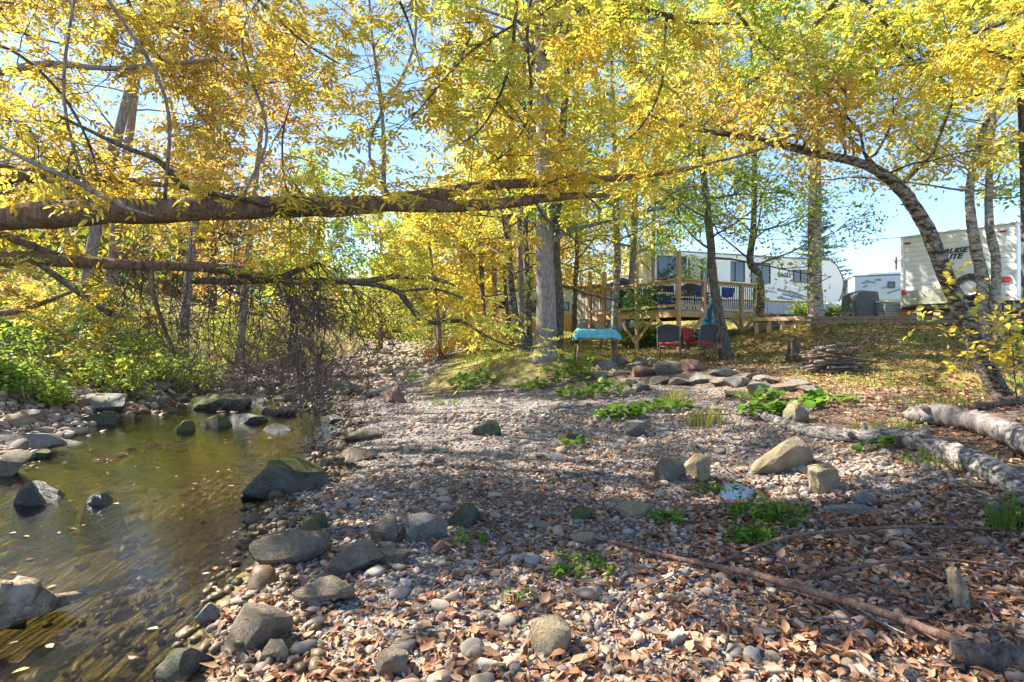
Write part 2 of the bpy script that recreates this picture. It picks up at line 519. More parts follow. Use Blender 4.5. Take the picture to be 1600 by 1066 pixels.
def _tps(r2):
    return np.where(r2 > 1e-12, r2 * np.log(np.maximum(r2, 1e-12)), 0.0)
_n = len(CT)
_K = _tps(((CT[:, None, :2] - CT[None, :, :2]) ** 2).sum(-1)) + np.eye(_n) * 0.25
_A = np.zeros((_n + 3, _n + 3))
_A[:_n, :_n] = _K
_A[:_n, _n] = 1; _A[:_n, _n + 1:] = CT[:, :2]
_A[_n, :_n] = 1; _A[_n + 1:, :_n] = CT[:, :2].T
_W = np.linalg.solve(_A, np.concatenate([CT[:, 2], np.zeros(3)]))
GX = np.arange(-46, 46.01, 0.25); GY = np.arange(-6, 92.01, 0.25)
_gx, _gy = np.meshgrid(GX, GY)
_p = np.stack([_gx.ravel(), _gy.ravel()], -1)
_z = np.empty(len(_p))
for s in range(0, len(_p), 20000):
    q = _p[s:s + 20000]
    _z[s:s + 20000] = _tps(((q[:, None] - CT[None, :, :2]) ** 2).sum(-1)) @ _W[:_n] + _W[_n] + q @ _W[_n + 1:]
GZ = _z.reshape(_gx.shape)
_nd = np.random.default_rng(3)
_NF = [(a, f, _nd.uniform(0, 6.28)) for f, c in ((0.9, 4), (2.1, 5), (4.7, 6)) for a in _nd.uniform(0, 6.28, c)]

def H(x, y):
    """ground height"""
    x = np.asarray(x, float); y = np.asarray(y, float)
    xc = np.clip(x, GX[0], GX[-1] - 1e-3); yc = np.clip(y, GY[0], GY[-1] - 1e-3)
    fx = (xc - GX[0]) / 0.25; fy = (yc - GY[0]) / 0.25
    i = fx.astype(int); j = fy.astype(int)
    u = fx - i; v = fy - j
    z = (GZ[j, i] * (1 - u) * (1 - v) + GZ[j, i + 1] * u * (1 - v) + GZ[j + 1, i] * (1 - u) * v + GZ[j + 1, i + 1] * u * v)
    nz = 0
    for a, f, p in _NF:
        nz = nz + np.sin((x * math.cos(a) + y * math.sin(a)) * f * 2.2 + p) / f
    z = z + nz * 0.008
    # the hollow that holds the puddle
    d2 = ((x - 2.04) / 0.34) ** 2 + ((y - 5.25) / 0.42) ** 2
    return z - 0.085 * np.exp(-d2 ** 2)

def Hs(x, y):
    return float(H(np.array([x]), np.array([y]))[0])

_steps = np.concatenate([np.arange(1.2, 12, 0.01), np.arange(12, 80, 0.05)])
def G(px, py):
    """where the line of sight through a pixel meets the ground"""
    x = (px - 800.0) / F * _steps
    z = EYE + (533.0 - py) / F * _steps
    hit = np.nonzero(z <= H(x, _steps))[0]
    k = hit[0] if len(hit) else len(_steps) - 1
    return np.array([x[k], _steps[k], float(H(x[k:k + 1], _steps[k:k + 1])[0])])

def fbm(x, y, f=1.0, seed=0):
    r = np.random.default_rng(seed)
    s = 0
    for k in range(9):
        a = r.uniform(0, 6.28); ff = f * (1.7 ** (k % 4)) * r.uniform(0.8, 1.25)
        s = s + np.sin((x * math.cos(a) + y * math.sin(a)) * ff + r.uniform(0, 6.28)) / (1.5 ** (k % 4))
    return s / 5.0

def smooth(a, b, x):
    t = np.clip((x - a) / (b - a), 0, 1)
    return t * t * (3 - 2 * t)

def grass_w(x, y):
    """how grassy the ground is"""
    z = H(x, y)
    lawn = smooth(4.8, 6.6, x + fbm(x, y, 1.2, 4) * .5) * smooth(8.6, 9.8, y + 0.25 * (x - 7) + fbm(x, y, 1.5, 8) * .6)
    mid = smooth(-2.8, -1.6, x) * smooth(13.2, 15.2, y + fbm(x, y, 1.3, 6)) * (1 - smooth(4.4, 5.6, x) * smooth(16, 17, y) * (1 - smooth(24, 26, y)))
    left = smooth(0.35, 0.8, z) * smooth(-7.5, -9, x)
    return np.clip(np.maximum(np.maximum(lawn, mid * .95), left), 0, 1)

def gravel_w(x, y):
    z = H(x, y)
    bar = (1 - smooth(3.3, 4.4, x + fbm(x, y, 1.1, 2) * .5)) * (1 - smooth(13.5, 16, y + (x + 3.5) * 0.45))
    up = (1 - smooth(-3.0, -1.8, x)) * smooth(-9.5, -8.0, x)
    return np.clip(np.maximum(bar * smooth(-9.5, -8, x), up), 0, 1)

def build_ground():
    rows = np.concatenate([np.linspace(-5, 1.2, 20, endpoint=False), 1.2 * (40 / 1.2) ** np.linspace(0, 1, 230), np.geomspace(42, 600, 26)])
    u = np.linspace(-1, 1, 230)
    u = np.sign(u) * (0.75 * np.abs(u) + 0.25 * np.abs(u) ** 3)
    hw = 7 + 1.35 * np.maximum(rows, 0)
    X = u[None, :] * hw[:, None]
    Y = np.repeat(rows[:, None], len(u), 1)
    Z = H(X, Y)
    V = np.stack([X, Y, Z], -1).reshape(-1, 3)
    m, n = X.shape
    i = np.arange(m - 1)[:, None]; j = np.arange(n - 1)[None, :]
    Q = np.stack([i * n + j, i * n + j + 1, (i + 1) * n + j + 1, (i + 1) * n + j], -1).reshape(-1, 4)
    me = np_mesh('ground', V, Q)
    xs, ys = X.ravel(), Y.ravel()
    wet = 1 - smooth(-0.02, 0.10, V[:, 2] - water_level(ys))
    wet *= smooth(-11, -10, xs) * (1 - smooth(0, 1, xs)) * (ys < 40)
    colr = np.stack([grass_w(xs, ys), gravel_w(xs, ys), wet, np.ones(len(xs))], -1).astype(np.float32)
    a = me.color_attributes.new('mask', 'FLOAT_COLOR', 'POINT')
    a.data.foreach_set('color', colr.ravel())
    t = NT('ground_mix')
    v = t.coord()
    m_ = t.attr('mask', 'Color')
    sp = t.n('ShaderNodeSeparateColor'); t.l(m_, sp.inputs[0])
    big = t.noise(v, 1.3, 6, 0.65)
    fine = t.noise(v, 28, 6, 0.7)
    soil = t.ramp(fine, [(0.3, (0.08, 0.06, 0.045)), (0.55, (0.17, 0.13, 0.10)), (0.75, (0.28, 0.22, 0.17))])
    lv = t.n('ShaderNodeTexVoronoi'); lv.inputs['Scale'].default_value = 14; t.l(v, lv.inputs['Vector'])
    leafy = t.ramp(t.n('ShaderNodeSeparateColor').outputs[0] if False else lv.outputs['Distance'], [(0.0, (0.30, 0.20, 0.13)), (0.5, (0.17, 0.115, 0.08))])
    soil = t.mix(t.ramp(big, [(0.42, 0.0), (0.58, 0.7)]), soil, leafy)
    vor = t.n('ShaderNodeTexVoronoi'); vor.inputs['Scale'].default_value = 42; t.l(v, vor.inputs['Vector'])
    s2 = t.n('ShaderNodeSeparateColor'); t.l(vor.outputs['Color'], s2.inputs[0])
    grav = t.ramp(s2.outputs[0], [(0.0, (0.13, 0.125, 0.13)), (0.4, (0.24, 0.225, 0.22)), (0.7, (0.33, 0.29, 0.255)), (1.0, (0.46, 0.44, 0.43))])
    grav = t.mix(t.ramp(vor.outputs['Distance'], [(0.35, 0.0), (0.65, 0.8)]), grav, (0.06, 0.05, 0.045))
    gr = t.ramp(fine, [(0.3, (0.10, 0.12, 0.025)), (0.5, (0.22, 0.22, 0.05)), (0.7, (0.36, 0.28, 0.10))])
    gr = t.mix(t.ramp(big, [(0.42, 0.0), (0.62, 0.8)]), gr, (0.32, 0.20, 0.09))
    c = t.mix(sp.outputs[1], soil, grav)
    c = t.mix(sp.outputs[0], c, gr)
    bed = t.ramp(t.noise(v, 7, 6, 0.65), [(0.3, (0.08, 0.06, 0.02)), (0.55, (0.18, 0.14, 0.045)), (0.75, (0.28, 0.23, 0.09))])
    c = t.mix(sp.outputs[2], c, bed)
    h = t.math('ADD', t.math('MULTIPLY', vor.outputs['Distance'], -0.8), fine)
    t.done(c, 0.9, t.bump(h, 0.8, 0.025), 0.2)
    o = link_mesh('ground', me, 'ground_mix')
    return tag(o, 'stony creek bank with gravel bar, leaf litter and mown slope', None, kind='structure')

ground = build_ground()

# ------------------------------------------------------------------ creek water and puddle
def build_water():
    xs = np.arange(-13, 0.3, 0.12); ys = np.arange(-5, 46, 0.15)
    X, Y = np.meshgrid(xs, ys)
    Wl = water_level(Y)
    hh = H(X, Y)
    ok = (hh < Wl + 0.10) & (X > -10.5 - 0.05 * Y)
    m, n = X.shape
    i = np.arange(m - 1)[:, None]; j = np.arange(n - 1)[None, :]
    keep = ok[:-1, :-1] | ok[1:, :-1] | ok[:-1, 1:] | ok[1:, 1:]
    Q = np.stack([i * n + j, i * n + j + 1, (i + 1) * n + j + 1, (i + 1) * n + j], -1)[keep]
    used, inv = np.unique(Q, return_inverse=True)
    V = np.stack([X, Y, Wl], -1).reshape(-1, 3)[used]
    me = np_mesh('creek_water', V, inv.reshape(-1, 4))
    water_mat('creek_water', (0.94, 0.90, 0.66), 0.05, 0.14, 1.0, 0.75)
    o = link_mesh('creek_water', me, 'creek_water')
    tag(o, 'shallow creek pool reflecting green bank and yellow trees', None, kind='structure')
    water_mat('puddle_water', (0.8, 0.8, 0.7), 0.02, 0.03, 1.0)
    cx, cy = 2.04, 5.25
    z = Hs(cx, cy) + 0.055
    a = np.linspace(0, 2 * math.pi, 40, endpoint=False)
    r = 1 + 0.1 * np.sin(3 * a + 1) + 0.07 * np.sin(5 * a)
    V = np.vstack([[0, 0, 0], np.stack([0.40 * r * np.cos(a), 0.5 * r * np.sin(a), a * 0], -1)])
    T = [(0, 1 + k, 1 + (k + 1) % 40) for k in range(40)]
    p = link_mesh('puddle', np_mesh('puddle', V, None, T), 'puddle_water', loc=(cx, cy, z))
    tag(p, 'small sky blue puddle among stones beside tan boulder', None, kind='structure')
build_water()

# ------------------------------------------------------------------ leaves
def unit(a):
    return a / (np.linalg.norm(a, axis=-1, keepdims=True) + 1e-9)

L8 = np.array([[0, 0, 0], [.30, -.44, .0], [.30, 0, 0], [.30, .44, .0], [.66, -.36, 0], [.66, 0, 0], [.66, .36, 0], [1, 0, 0]], float)
L8Q = np.array([[1, 4, 5, 2], [2, 5, 6, 3]]); L8T = np.array([[0, 1, 2], [0, 2, 3], [4, 7, 5], [5, 7, 6]])
L6 = np.array([[0, 0, 0], [.32, -.44, 0], [.72, -.33, 0], [1, 0, 0], [.72, .33, 0], [.32, .44, 0]], float)
L6Q = np.array([[0, 1, 2, 3], [0, 3, 4, 5]])
L4 = np.array([[0, 0, 0], [.45, -.42, 0], [1, 0, 0], [.45, .42, 0]], float)
L4T = np.array([[0, 1, 2], [0, 2, 3]])

def leaf_cloud(mb, pos, d, nrm, size, width=0.55, curl=0.12, fold=0.15, tint=None, fine=False, rng=RNG, ragged=0.0):
    """adds one leaf per position"""
    pos = np.asarray(pos, float); N = len(pos)
    if N == 0: return mb
    d = unit(np.asarray(d, float)); s = unit(np.cross(d, nrm)); n = np.cross(s, d)
    size = np.broadcast_to(np.asarray(size, float), (N,))
    base, Q, T = (L8, L8Q, L8T) if fine == 2 else (L6, L6Q, None) if fine else (L4, None, L4T)
    k = len(base)
    A = base[:, 0][None, :]; B = base[:, 1][None, :] * width * (2 if False else 1)
    cu = np.broadcast_to(np.asarray(curl, float), (N,))[:, None]
    fo = np.broadcast_to(np.asarray(fold, float), (N,))[:, None]
    C = -cu * (A ** 2) * 1.0 + fo * np.abs(B) / width * 0.6 + (cu * 0.5 * A)
    V = pos[:, None, :] + size[:, None, None] * (A[..., None] * d[:, None, :] + (B * np.ones((N, 1)))[..., None] * s[:, None, :] + C[..., None] * n[:, None, :])
    if ragged: V = V + rng.normal(size=V.shape) * (size * ragged)[:, None, None]
    off = (np.arange(N) * k)[:, None, None]
    Qa = (Q[None] + off).reshape(-1, 4) if Q is not None else None
    Ta = (T[None] + off).reshape(-1, 3) if T is not None else None
    if tint is None: tint = rng.random(N)
    mb.add(V.reshape(-1, 3), Qa, Ta, np.repeat(np.clip(tint, 0, 1), k))
    return mb

def rand_dirs(N, rng=RNG, up=0.0):
    v = rng.normal(size=(N, 3)); v[:, 2] += up
    return unit(v)

# ------------------------------------------------------------------ rocks
def ico(sub):
    import bmesh
    bm = bmesh.new()
    bmesh.ops.create_icosphere(bm, subdivisions=sub, radius=1.0)
    V = np.array([v.co[:] for v in bm.verts]); T = np.array([[v.index for v in f.verts] for f in bm.faces])
    bm.free()
    return V, T
ICO1, ICO1T = ico(1); ICO2, ICO2T = ico(2); ICO4, ICO4T = ico(4); ICO3, ICO3T = ico(3)

def lump(V, seed, amp=0.12, f=1.6):
    r = np.random.default_rng(seed)
    s = np.zeros(len(V))
    for k in range(10):
        w = r.normal(size=3) * f * (1.5 ** (k % 4)); s += np.sin(V @ w + r.uniform(0, 6.28)) / (1.55 ** (k % 4))
    return V * (1 + amp * s[:, None] / 2.2)

def rock_verts(seed, cuts=11, amp=0.13, base=None):
    r = np.random.default_rng(seed)
    V = (ICO3 if base is None else base).copy()
    V = lump(V, seed, amp)
    for _ in range(cuts):
        n = unit(r.normal(size=3)); dlt = r.uniform(0.40, 0.78)
        ex = V @ n - dlt
        V = np.where((ex > 0)[:, None], V - n * (ex * 0.98)[:, None], V)
    V = lump(V, seed + 999, 0.035, 6)
    V -= (V.max(0) + V.min(0)) / 2
    return V / (np.abs(V).max(0))

def rock(name, label, cat, c, dims, mat, seed, rz=0.0, tilt=0.0, group=None, sink=0.25, cuts=12):
    """c: where it sits on the ground; dims: full width, depth, height"""
    V = rock_verts(seed, cuts) * np.array(dims) / 2
    M = np.array(Matrix.Rotation(rz, 3, 'Z') @ Matrix.Rotation(tilt, 3, 'Y'))
    V = V @ M.T
    V[:, 2] -= V[:, 2].min() + dims[2] * sink * 0.5
    me = np_mesh(name, V, None, ICO3T)
    me.set_sharp_from_angle(angle=math.radians(28))
    o = link_mesh(name, me, mat, loc=c)
    return tag(o, label, cat, group)

def rock_px(name, label, px, pyb, w, h, mat, seed, depth=0.8, rz=None, tilt=0.0, group=None, cuts=13, sink=0.5, cat='rock', onwater=False):
    if onwater:
        Y = (EYE + 0.13) * F / (pyb - 533.0)
        g = np.array([(px - 800) / F * Y, Y, 0]); g[2] = min(Hs(g[0], g[1]), -0.14)
        extra = -0.12 - g[2]
    else:
        g = G(px, pyb); extra = 0
    s = g[1] / F
    W = w * s * (1.3 if onwater else 1); Hh = h * s * 0.92 + extra
    g = g + np.array([g[0], g[1], 0]) / np.hypot(g[0], g[1]) * W * depth * 0.45
    gz = Hs(g[0], g[1])
    r = np.random.default_rng(seed)
    return rock(name, label, cat, (g[0], g[1], min(gz, g[2] + 0.03) - (0 if onwater else .07 * Hh)), (W, W * depth, Hh / (1 - sink * .5)), mat, seed, r.uniform(-.35, .35) if rz is None else rz, tilt, group, sink, cuts)

GB = 'boulders along the water edge'
ROCKS = [
    ('long mossy boulder at the pool edge, biggest stone by the water', 443, 778, 135, 78, 'rock_moss', .62, .55, -.18),
    ('broad smooth brown slab at the pool edge beside a small mossy stone', 456, 886, 125, 58, 'rock_brown', .7, .15, -.1),
    ('small dark mossy stone behind the broad brown slab', 494, 828, 46, 26, 'rock_moss', .8, 0, 0),
    ('pale granite boulder with a sharp ridge lying in brown leaves', 660, 848, 78, 52, 'rock_grey', .7, -.2, .15),
    ('dark wedge stone leaning on the pale granite boulder', 606, 850, 52, 44, 'rock_brown', .7, .5, -.5),
    ('greenish grey blocky stone beside the pale granite boulder', 725, 826, 58, 40, 'rock_moss', .75, .1, 0),
    ('curved dark brown stone with a bare gravel patch below it', 556, 900, 80, 46, 'rock_brown', .55, .4, -.45),
    ('low brown stone touching the curved dark brown stone', 614, 882, 58, 26, 'rock_brown', .6, -.1, .1),
    ('small pale wedge stone on top of the brown stones', 603, 866, 32, 20, 'rock_tan', .7, 0, .2),
    ('flat brown slab half under leaves near the water', 506, 952, 98, 40, 'rock_brown', .7, .3, 0),
    ('rounded brown boulder with a mossy top at the water edge', 402, 1022, 104, 68, 'rock_brown', .75, .1, .1),
    ('square dark block with a thick moss cap in the shallows', 290, 1068, 74, 56, 'rock_moss', .9, .1, 0),
    ('blue grey stone standing at the water edge', 327, 976, 42, 30, 'rock_grey', .8, .4, .2),
    ('tan egg shaped stone beside the mossy brown boulder', 433, 1036, 46, 40, 'rock_tan', .8, 0, -.3),
    ('brown triangular stone in leaves below the gravel patch', 612, 1066, 54, 50, 'rock_brown', .8, .2, 0),
    ('yellow tan block of stone in leaves', 862, 1028, 68, 56, 'rock_tan', .75, .2, .2),
    ('pinkish cobble beside the green ivy leaves', 690, 868, 30, 20, 'rock_red', .8, 0, 0),
    ('upright reddish brown stone standing alone on the gravel bar', 616, 630, 38, 34, 'rock_red', .75, .1, -.15),
    ('mossy green stone in the middle of the gravel bar', 761, 681, 46, 27, 'rock_moss', .8, 0, 0),
    ('low mossy stone on the gravel bar beside pink cobbles', 893, 694, 42, 18, 'rock_moss', .8, 0, 0),
    ('grey round cobble right of the leafy clump on the bar', 993, 682, 40, 25, 'rock_grey', .8, 0, 0),
    ('tan angular stone in leaves below the grey cobbles', 991, 810, 52, 30, 'rock_tan', .75, .3, .25),
    ('grey tan boulder leaning on another at the puddle rim', 1048, 752, 62, 36, 'rock_brown', .7, .3, .3),
    ('flat topped boulder beside the puddle', 1086, 750, 54, 42, 'rock_tan', .7, -.4, -.2),
    ('large tan granite boulder below the fallen birch log', 1220, 741, 108, 64, 'rock_tan', .68, .1, .05),
    ('squat tan diamond shaped boulder beside the large granite boulder', 1287, 772, 64, 52, 'rock_tan', .8, .7, .1),
    ('tan round boulder behind the tip of the birch log', 1246, 662, 46, 32, 'rock_tan', .8, 0, .2),
    ('long flat grey stone below the squat tan boulder', 1322, 808, 84, 22, 'rock_grey', .5, -.35, .1),
    ('flat stone resting above the long flat grey stone', 1352, 794, 46, 20, 'rock_grey', .6, -.3, .15),
    ('grey cobble beside the grass tuft and birch log', 1558, 812, 34, 28, 'rock_grey', .8, 0, 0),
    ('tan flat stone at the thin end of the long stick', 912, 852, 48, 18, 'rock_tan', .6, -.3, .1),
    ('greenish stone on leaves in the middle of the bar', 908, 815, 36, 20, 'rock_moss', .8, 0, 0),
    ('pale blue block of stone in leaves', 806, 1066, 28, 26, 'rock_grey', .8, .3, 0),
    ('dark stone at the gravel edge beside the riffle', 520, 664, 40, 16, 'rock_wet', .7, .2, 0),
    ('striped pale stone at the head of the riffle', 541, 612, 42, 20, 'rock_grey', .7, .2, .1),
    ('broad buried slab between the mossy boulder and the gravel', 566, 690, 70, 22, 'rock_brown', .7, .2, 0),
    ('low olive slab on the bar behind the mossy boulder', 560, 722, 64, 22, 'rock_brown', .7, .1, 0),
    ('small round stone at the end of the mossy boulder', 510, 730, 20, 18, 'rock_tan', .9, 0, 0),
]
for k, (lab, px, py, w, h, mt, dp, rz, ti) in enumerate(ROCKS):
    rock_px('boulder', lab, px, py, w, h, mt, 100 + k, dp, rz, ti)
WET = [
    ('round dark wet stone standing alone in the pool', 70, 790, 68, 34), ('low wet stone with leaves caught on it in the pool', 172, 792, 50, 20),
    ('long mossy rock at the head of the pool', 346, 640, 74, 24), ('dark pointed rock in the riffle', 421, 612, 34, 20), ('dark flat rock in the riffle below the pointed rock', 398, 632, 40, 14),
    ('mossy rounded rock damming the pool', 338, 668, 40, 20), ('small dark rock beside the mossy dam rock', 288, 676, 32, 18), ('flat wet rock damming the pool', 388, 662, 50, 15), ('dark wet rock midway across the riffle', 446, 628, 28, 12),
    ('low black rock near the gravel in the riffle', 466, 612, 24, 10), ('wet rock at the end of the riffle', 444, 650, 32, 12), ('small wet rock beside the gravel edge', 470, 640, 20, 10), ('black pebble rock in the still water', 418, 646, 14, 8),
    ('brown low rock at the gravel end of the dam', 428, 676, 46, 11), ('grey wet rock under the hanging twigs', 380, 608, 36, 14), ('dark round rock under the hanging twigs', 320, 612, 30, 14)]
for k, (lab, px, py, w, h) in enumerate(WET):
    rock_px('creek_rock', lab, px, py, w, h, 'rock_moss' if 'mossy' in lab else 'rock_wet', 300 + k, .75, group='rocks standing in the creek', onwater=True, sink=.1, cuts=5)
LEFT = [
    ('dark layered ledge rock at the pool edge under the left bank', 14, 752, 70, 46, 'rock_brown', .9), ('flat grey ledge slab above the dark ledge rock', 50, 704, 110, 26, 'rock_grey', .6), ('olive pointed rock at the tail of the ledge', 162, 668, 50, 26, 'rock_moss', .7),
    ('long pale slab lying along the foot of the left bank', 150, 644, 140, 28, 'rock_grey', .35), ('rounded brown rock on the left shore', 95, 640, 36, 20, 'rock_brown', .8), ('square brown rock next to the long pale slab', 124, 640, 28, 18, 'rock_red', .8),
    ('grey rock against the bushes of the left bank', 50, 662, 46, 22, 'rock_grey', .8), ('pale rock below the bushes on the far shore', 210, 624, 50, 18, 'rock_grey', .6), ('brown stone under the bushes on the far shore', 170, 618, 40, 20, 'rock_brown', .7),
    ('pale sunlit rock under the bushes on the far shore', 250, 612, 46, 16, 'rock_grey', .6), ('tan shore rock at the corner of the pool', 20, 668, 46, 24, 'rock_tan', .7), ('small dark shore rock beside the dark ledge', 66, 722, 34, 18, 'rock_moss', .8), ('low flat shore rock at the pool corner', 108, 700, 56, 14, 'rock_grey', .6),
    ('reddish rock high on the left bank among leaves', 24, 628, 40, 20, 'rock_red', .8), ('pale flat rock at the far bend of the creek', 300, 606, 52, 12, 'rock_grey', .6), ('long low rock at the far bend under twigs', 240, 632, 60, 12, 'rock_grey', .5)]
for k, (lab, px, py, w, h, mt, dp) in enumerate(LEFT):
    rock_px('shore_rock', lab, px, py, w, h, mt, 400 + k, dp, group='rocks on the left shore')
# dry stone edging below the chairs: one low wall of loose stones
WALL = [(948, 580, 34, 24, 'rock_grey'), (972, 570, 34, 22, 'rock_grey'), (966, 588, 36, 16, 'rock_brown'), (992, 580, 30, 18, 'rock_grey'), (1006, 590, 44, 22, 'rock_red'), (1000, 572, 30, 20, 'rock_brown'), (1045, 586, 52, 27, 'rock_grey'), (1030, 602, 34, 16, 'rock_brown'),
        (1086, 582, 44, 24, 'rock_red'), (1068, 604, 46, 16, 'rock_grey'), (1096, 600, 48, 20, 'rock_grey'), (1122, 604, 36, 18, 'rock_brown'), (1130, 590, 40, 16, 'rock_grey'), (1152, 606, 46, 22, 'rock_grey'), (1166, 594, 44, 16, 'rock_brown'), (1186, 612, 44, 18, 'rock_grey'),
        (1200, 600, 44, 16, 'rock_grey'), (1222, 614, 50, 20, 'rock_brown'), (1150, 622, 36, 14, 'rock_moss'), (1246, 606, 44, 16, 'rock_grey'), (1268, 618, 44, 18, 'rock_grey'), (1002, 612, 26, 12, 'rock_grey'), (1022, 570, 24, 16, 'rock_brown'), (1180, 626, 36, 14, 'rock_brown'), (938, 592, 26, 14, 'rock_grey'), (984, 602, 22, 12, 'rock_tan')]
wr = empty('stone_edging', tuple(G(1090, 600)))
tag(wr, 'low edging of loose piled stones in front of the patio chairs', 'stone wall')
for k, (px, py, w, h, mt) in enumerate(WALL):
    o = rock_px('stone', None, px, py, w * 1.0, h * .8, mt, 500 + k, .7, tilt=RNG.uniform(-.15, .15))
    del_keys = [q for q in ('category', 'label') if q in o]
    for q in del_keys: del o[q]
    o.location = o.location - wr.location
    o.parent = wr

# ------------------------------------------------------------------ trees
def spline(pts, n):
    """smooth curve through points (Catmull-Rom), n samples per span"""
    P_ = np.asarray(pts, float)
    P_ = np.vstack([2 * P_[0] - P_[1], P_, 2 * P_[-1] - P_[-2]])
    out = []
    for i in range(1, len(P_) - 2):
        t = np.linspace(0, 1, n, endpoint=False)[:, None]
        a, b, c, d = P_[i - 1:i + 3]
        out.append(.5 * ((2 * b) + (-a + c) * t + (2 * a - 5 * b + 4 * c - d) * t ** 2 + (-a + 3 * b - 3 * c + d) * t ** 3))
    out.append(P_[-2][None])
    return np.vstack(out)

def wander(start, d, length, n, rng, bend=0.25, lift=0.0):
    pts = [np.array(start, float)]
    d = np.array(d, float)
    for _ in range(n):
        d = d + rng.normal(size=3) * bend + np.array([0, 0, lift])
        d /= np.linalg.norm(d)
        pts.append(pts[-1] + d * length / n)
    return np.array(pts)

def along(path, t):
    k = t * (len(path) - 1); i = int(min(k, len(path) - 2)); u = k - i
    return path[i] * (1 - u) + path[i + 1] * u

def spray(wood, leaves, start, d, length, rng, r0=0.012, ntwig=7, nleaf=9, size=0.11, lift=0.0, spread=0.12, fine=False, compound=False, width=0.6, tint0=None, bend=0.2, flat=0.5, tw=0.45, droop=-0.35):
    """one leafy branch: a wandering stem, twigs off it and leaves on the twigs"""
    stem_ = wander(start, d, length, 4, rng, bend, lift)
    far = start[1] > 21.5
    wood.tube(stem_, np.linspace(r0, r0 * .35, len(stem_)), 3, cap=False)
    pos, dirs = [], []
    base = rng.random() if tint0 is None else tint0
    for k in range(ntwig):
        t = rng.uniform(.2, 1)
        p = along(stem_, t)
        dd = unit(np.array(d) * .5 + rng.normal(size=3) * np.array([1, 1, flat]))
        L = length * tw * rng.uniform(.5, 1.1)
        tp = wander(p, dd, L, 2, rng, .25, lift * .5 - .03)
        if not far: wood.tube(tp, np.linspace(r0 * .4, r0 * .15, len(tp)), 3, cap=False)
        for q in range(nleaf):
            u = rng.uniform(.15, 1.0)
            pos.append(along(tp, u) + rng.normal(size=3) * spread)
            dirs.append(dd * .6 + rng.normal(size=3) * np.array([.8, .8, .35]) + np.array([0, 0, droop]))
    pos = np.array(pos); dirs = unit(np.array(dirs))
    N = len(pos)
    nrm = unit(np.array([0, 0, 1.0]) + rng.normal(size=(N, 3)) * .5)
    tint = np.clip(base + rng.normal(size=N) * .16, 0, 1)
    if compound:
        P_, D_, N_, S_, T_ = [], [], [], [], []
        side = unit(np.cross(dirs, nrm))
        for j, (a, sgn) in enumerate(((.22, 1), (.22, -1), (.5, 1), (.5, -1), (.78, 1), (.78, -1), (1.0, 0))):
            lf = dirs * (.55 if sgn else 1) + side * sgn * .85
            P_.append(pos + dirs * (a * size * 1.7)); D_.append(lf); N_.append(nrm); S_.append(np.full(N, size * (.8 + .2 * (j == 6))) * rng.uniform(.8, 1.15, N)); T_.append(tint)
        leaf_cloud(leaves, np.vstack(P_), np.vstack(D_), np.vstack(N_) + rng.normal(size=(7 * N, 3)) * .15, np.concatenate(S_), width * .62, .18, .15, np.concatenate(T_), fine, rng)
    else:
        leaf_cloud(leaves, pos, dirs, nrm, size * rng.uniform(.5, 1.45, N), width, .2, .15, tint, fine, rng)
    return stem_

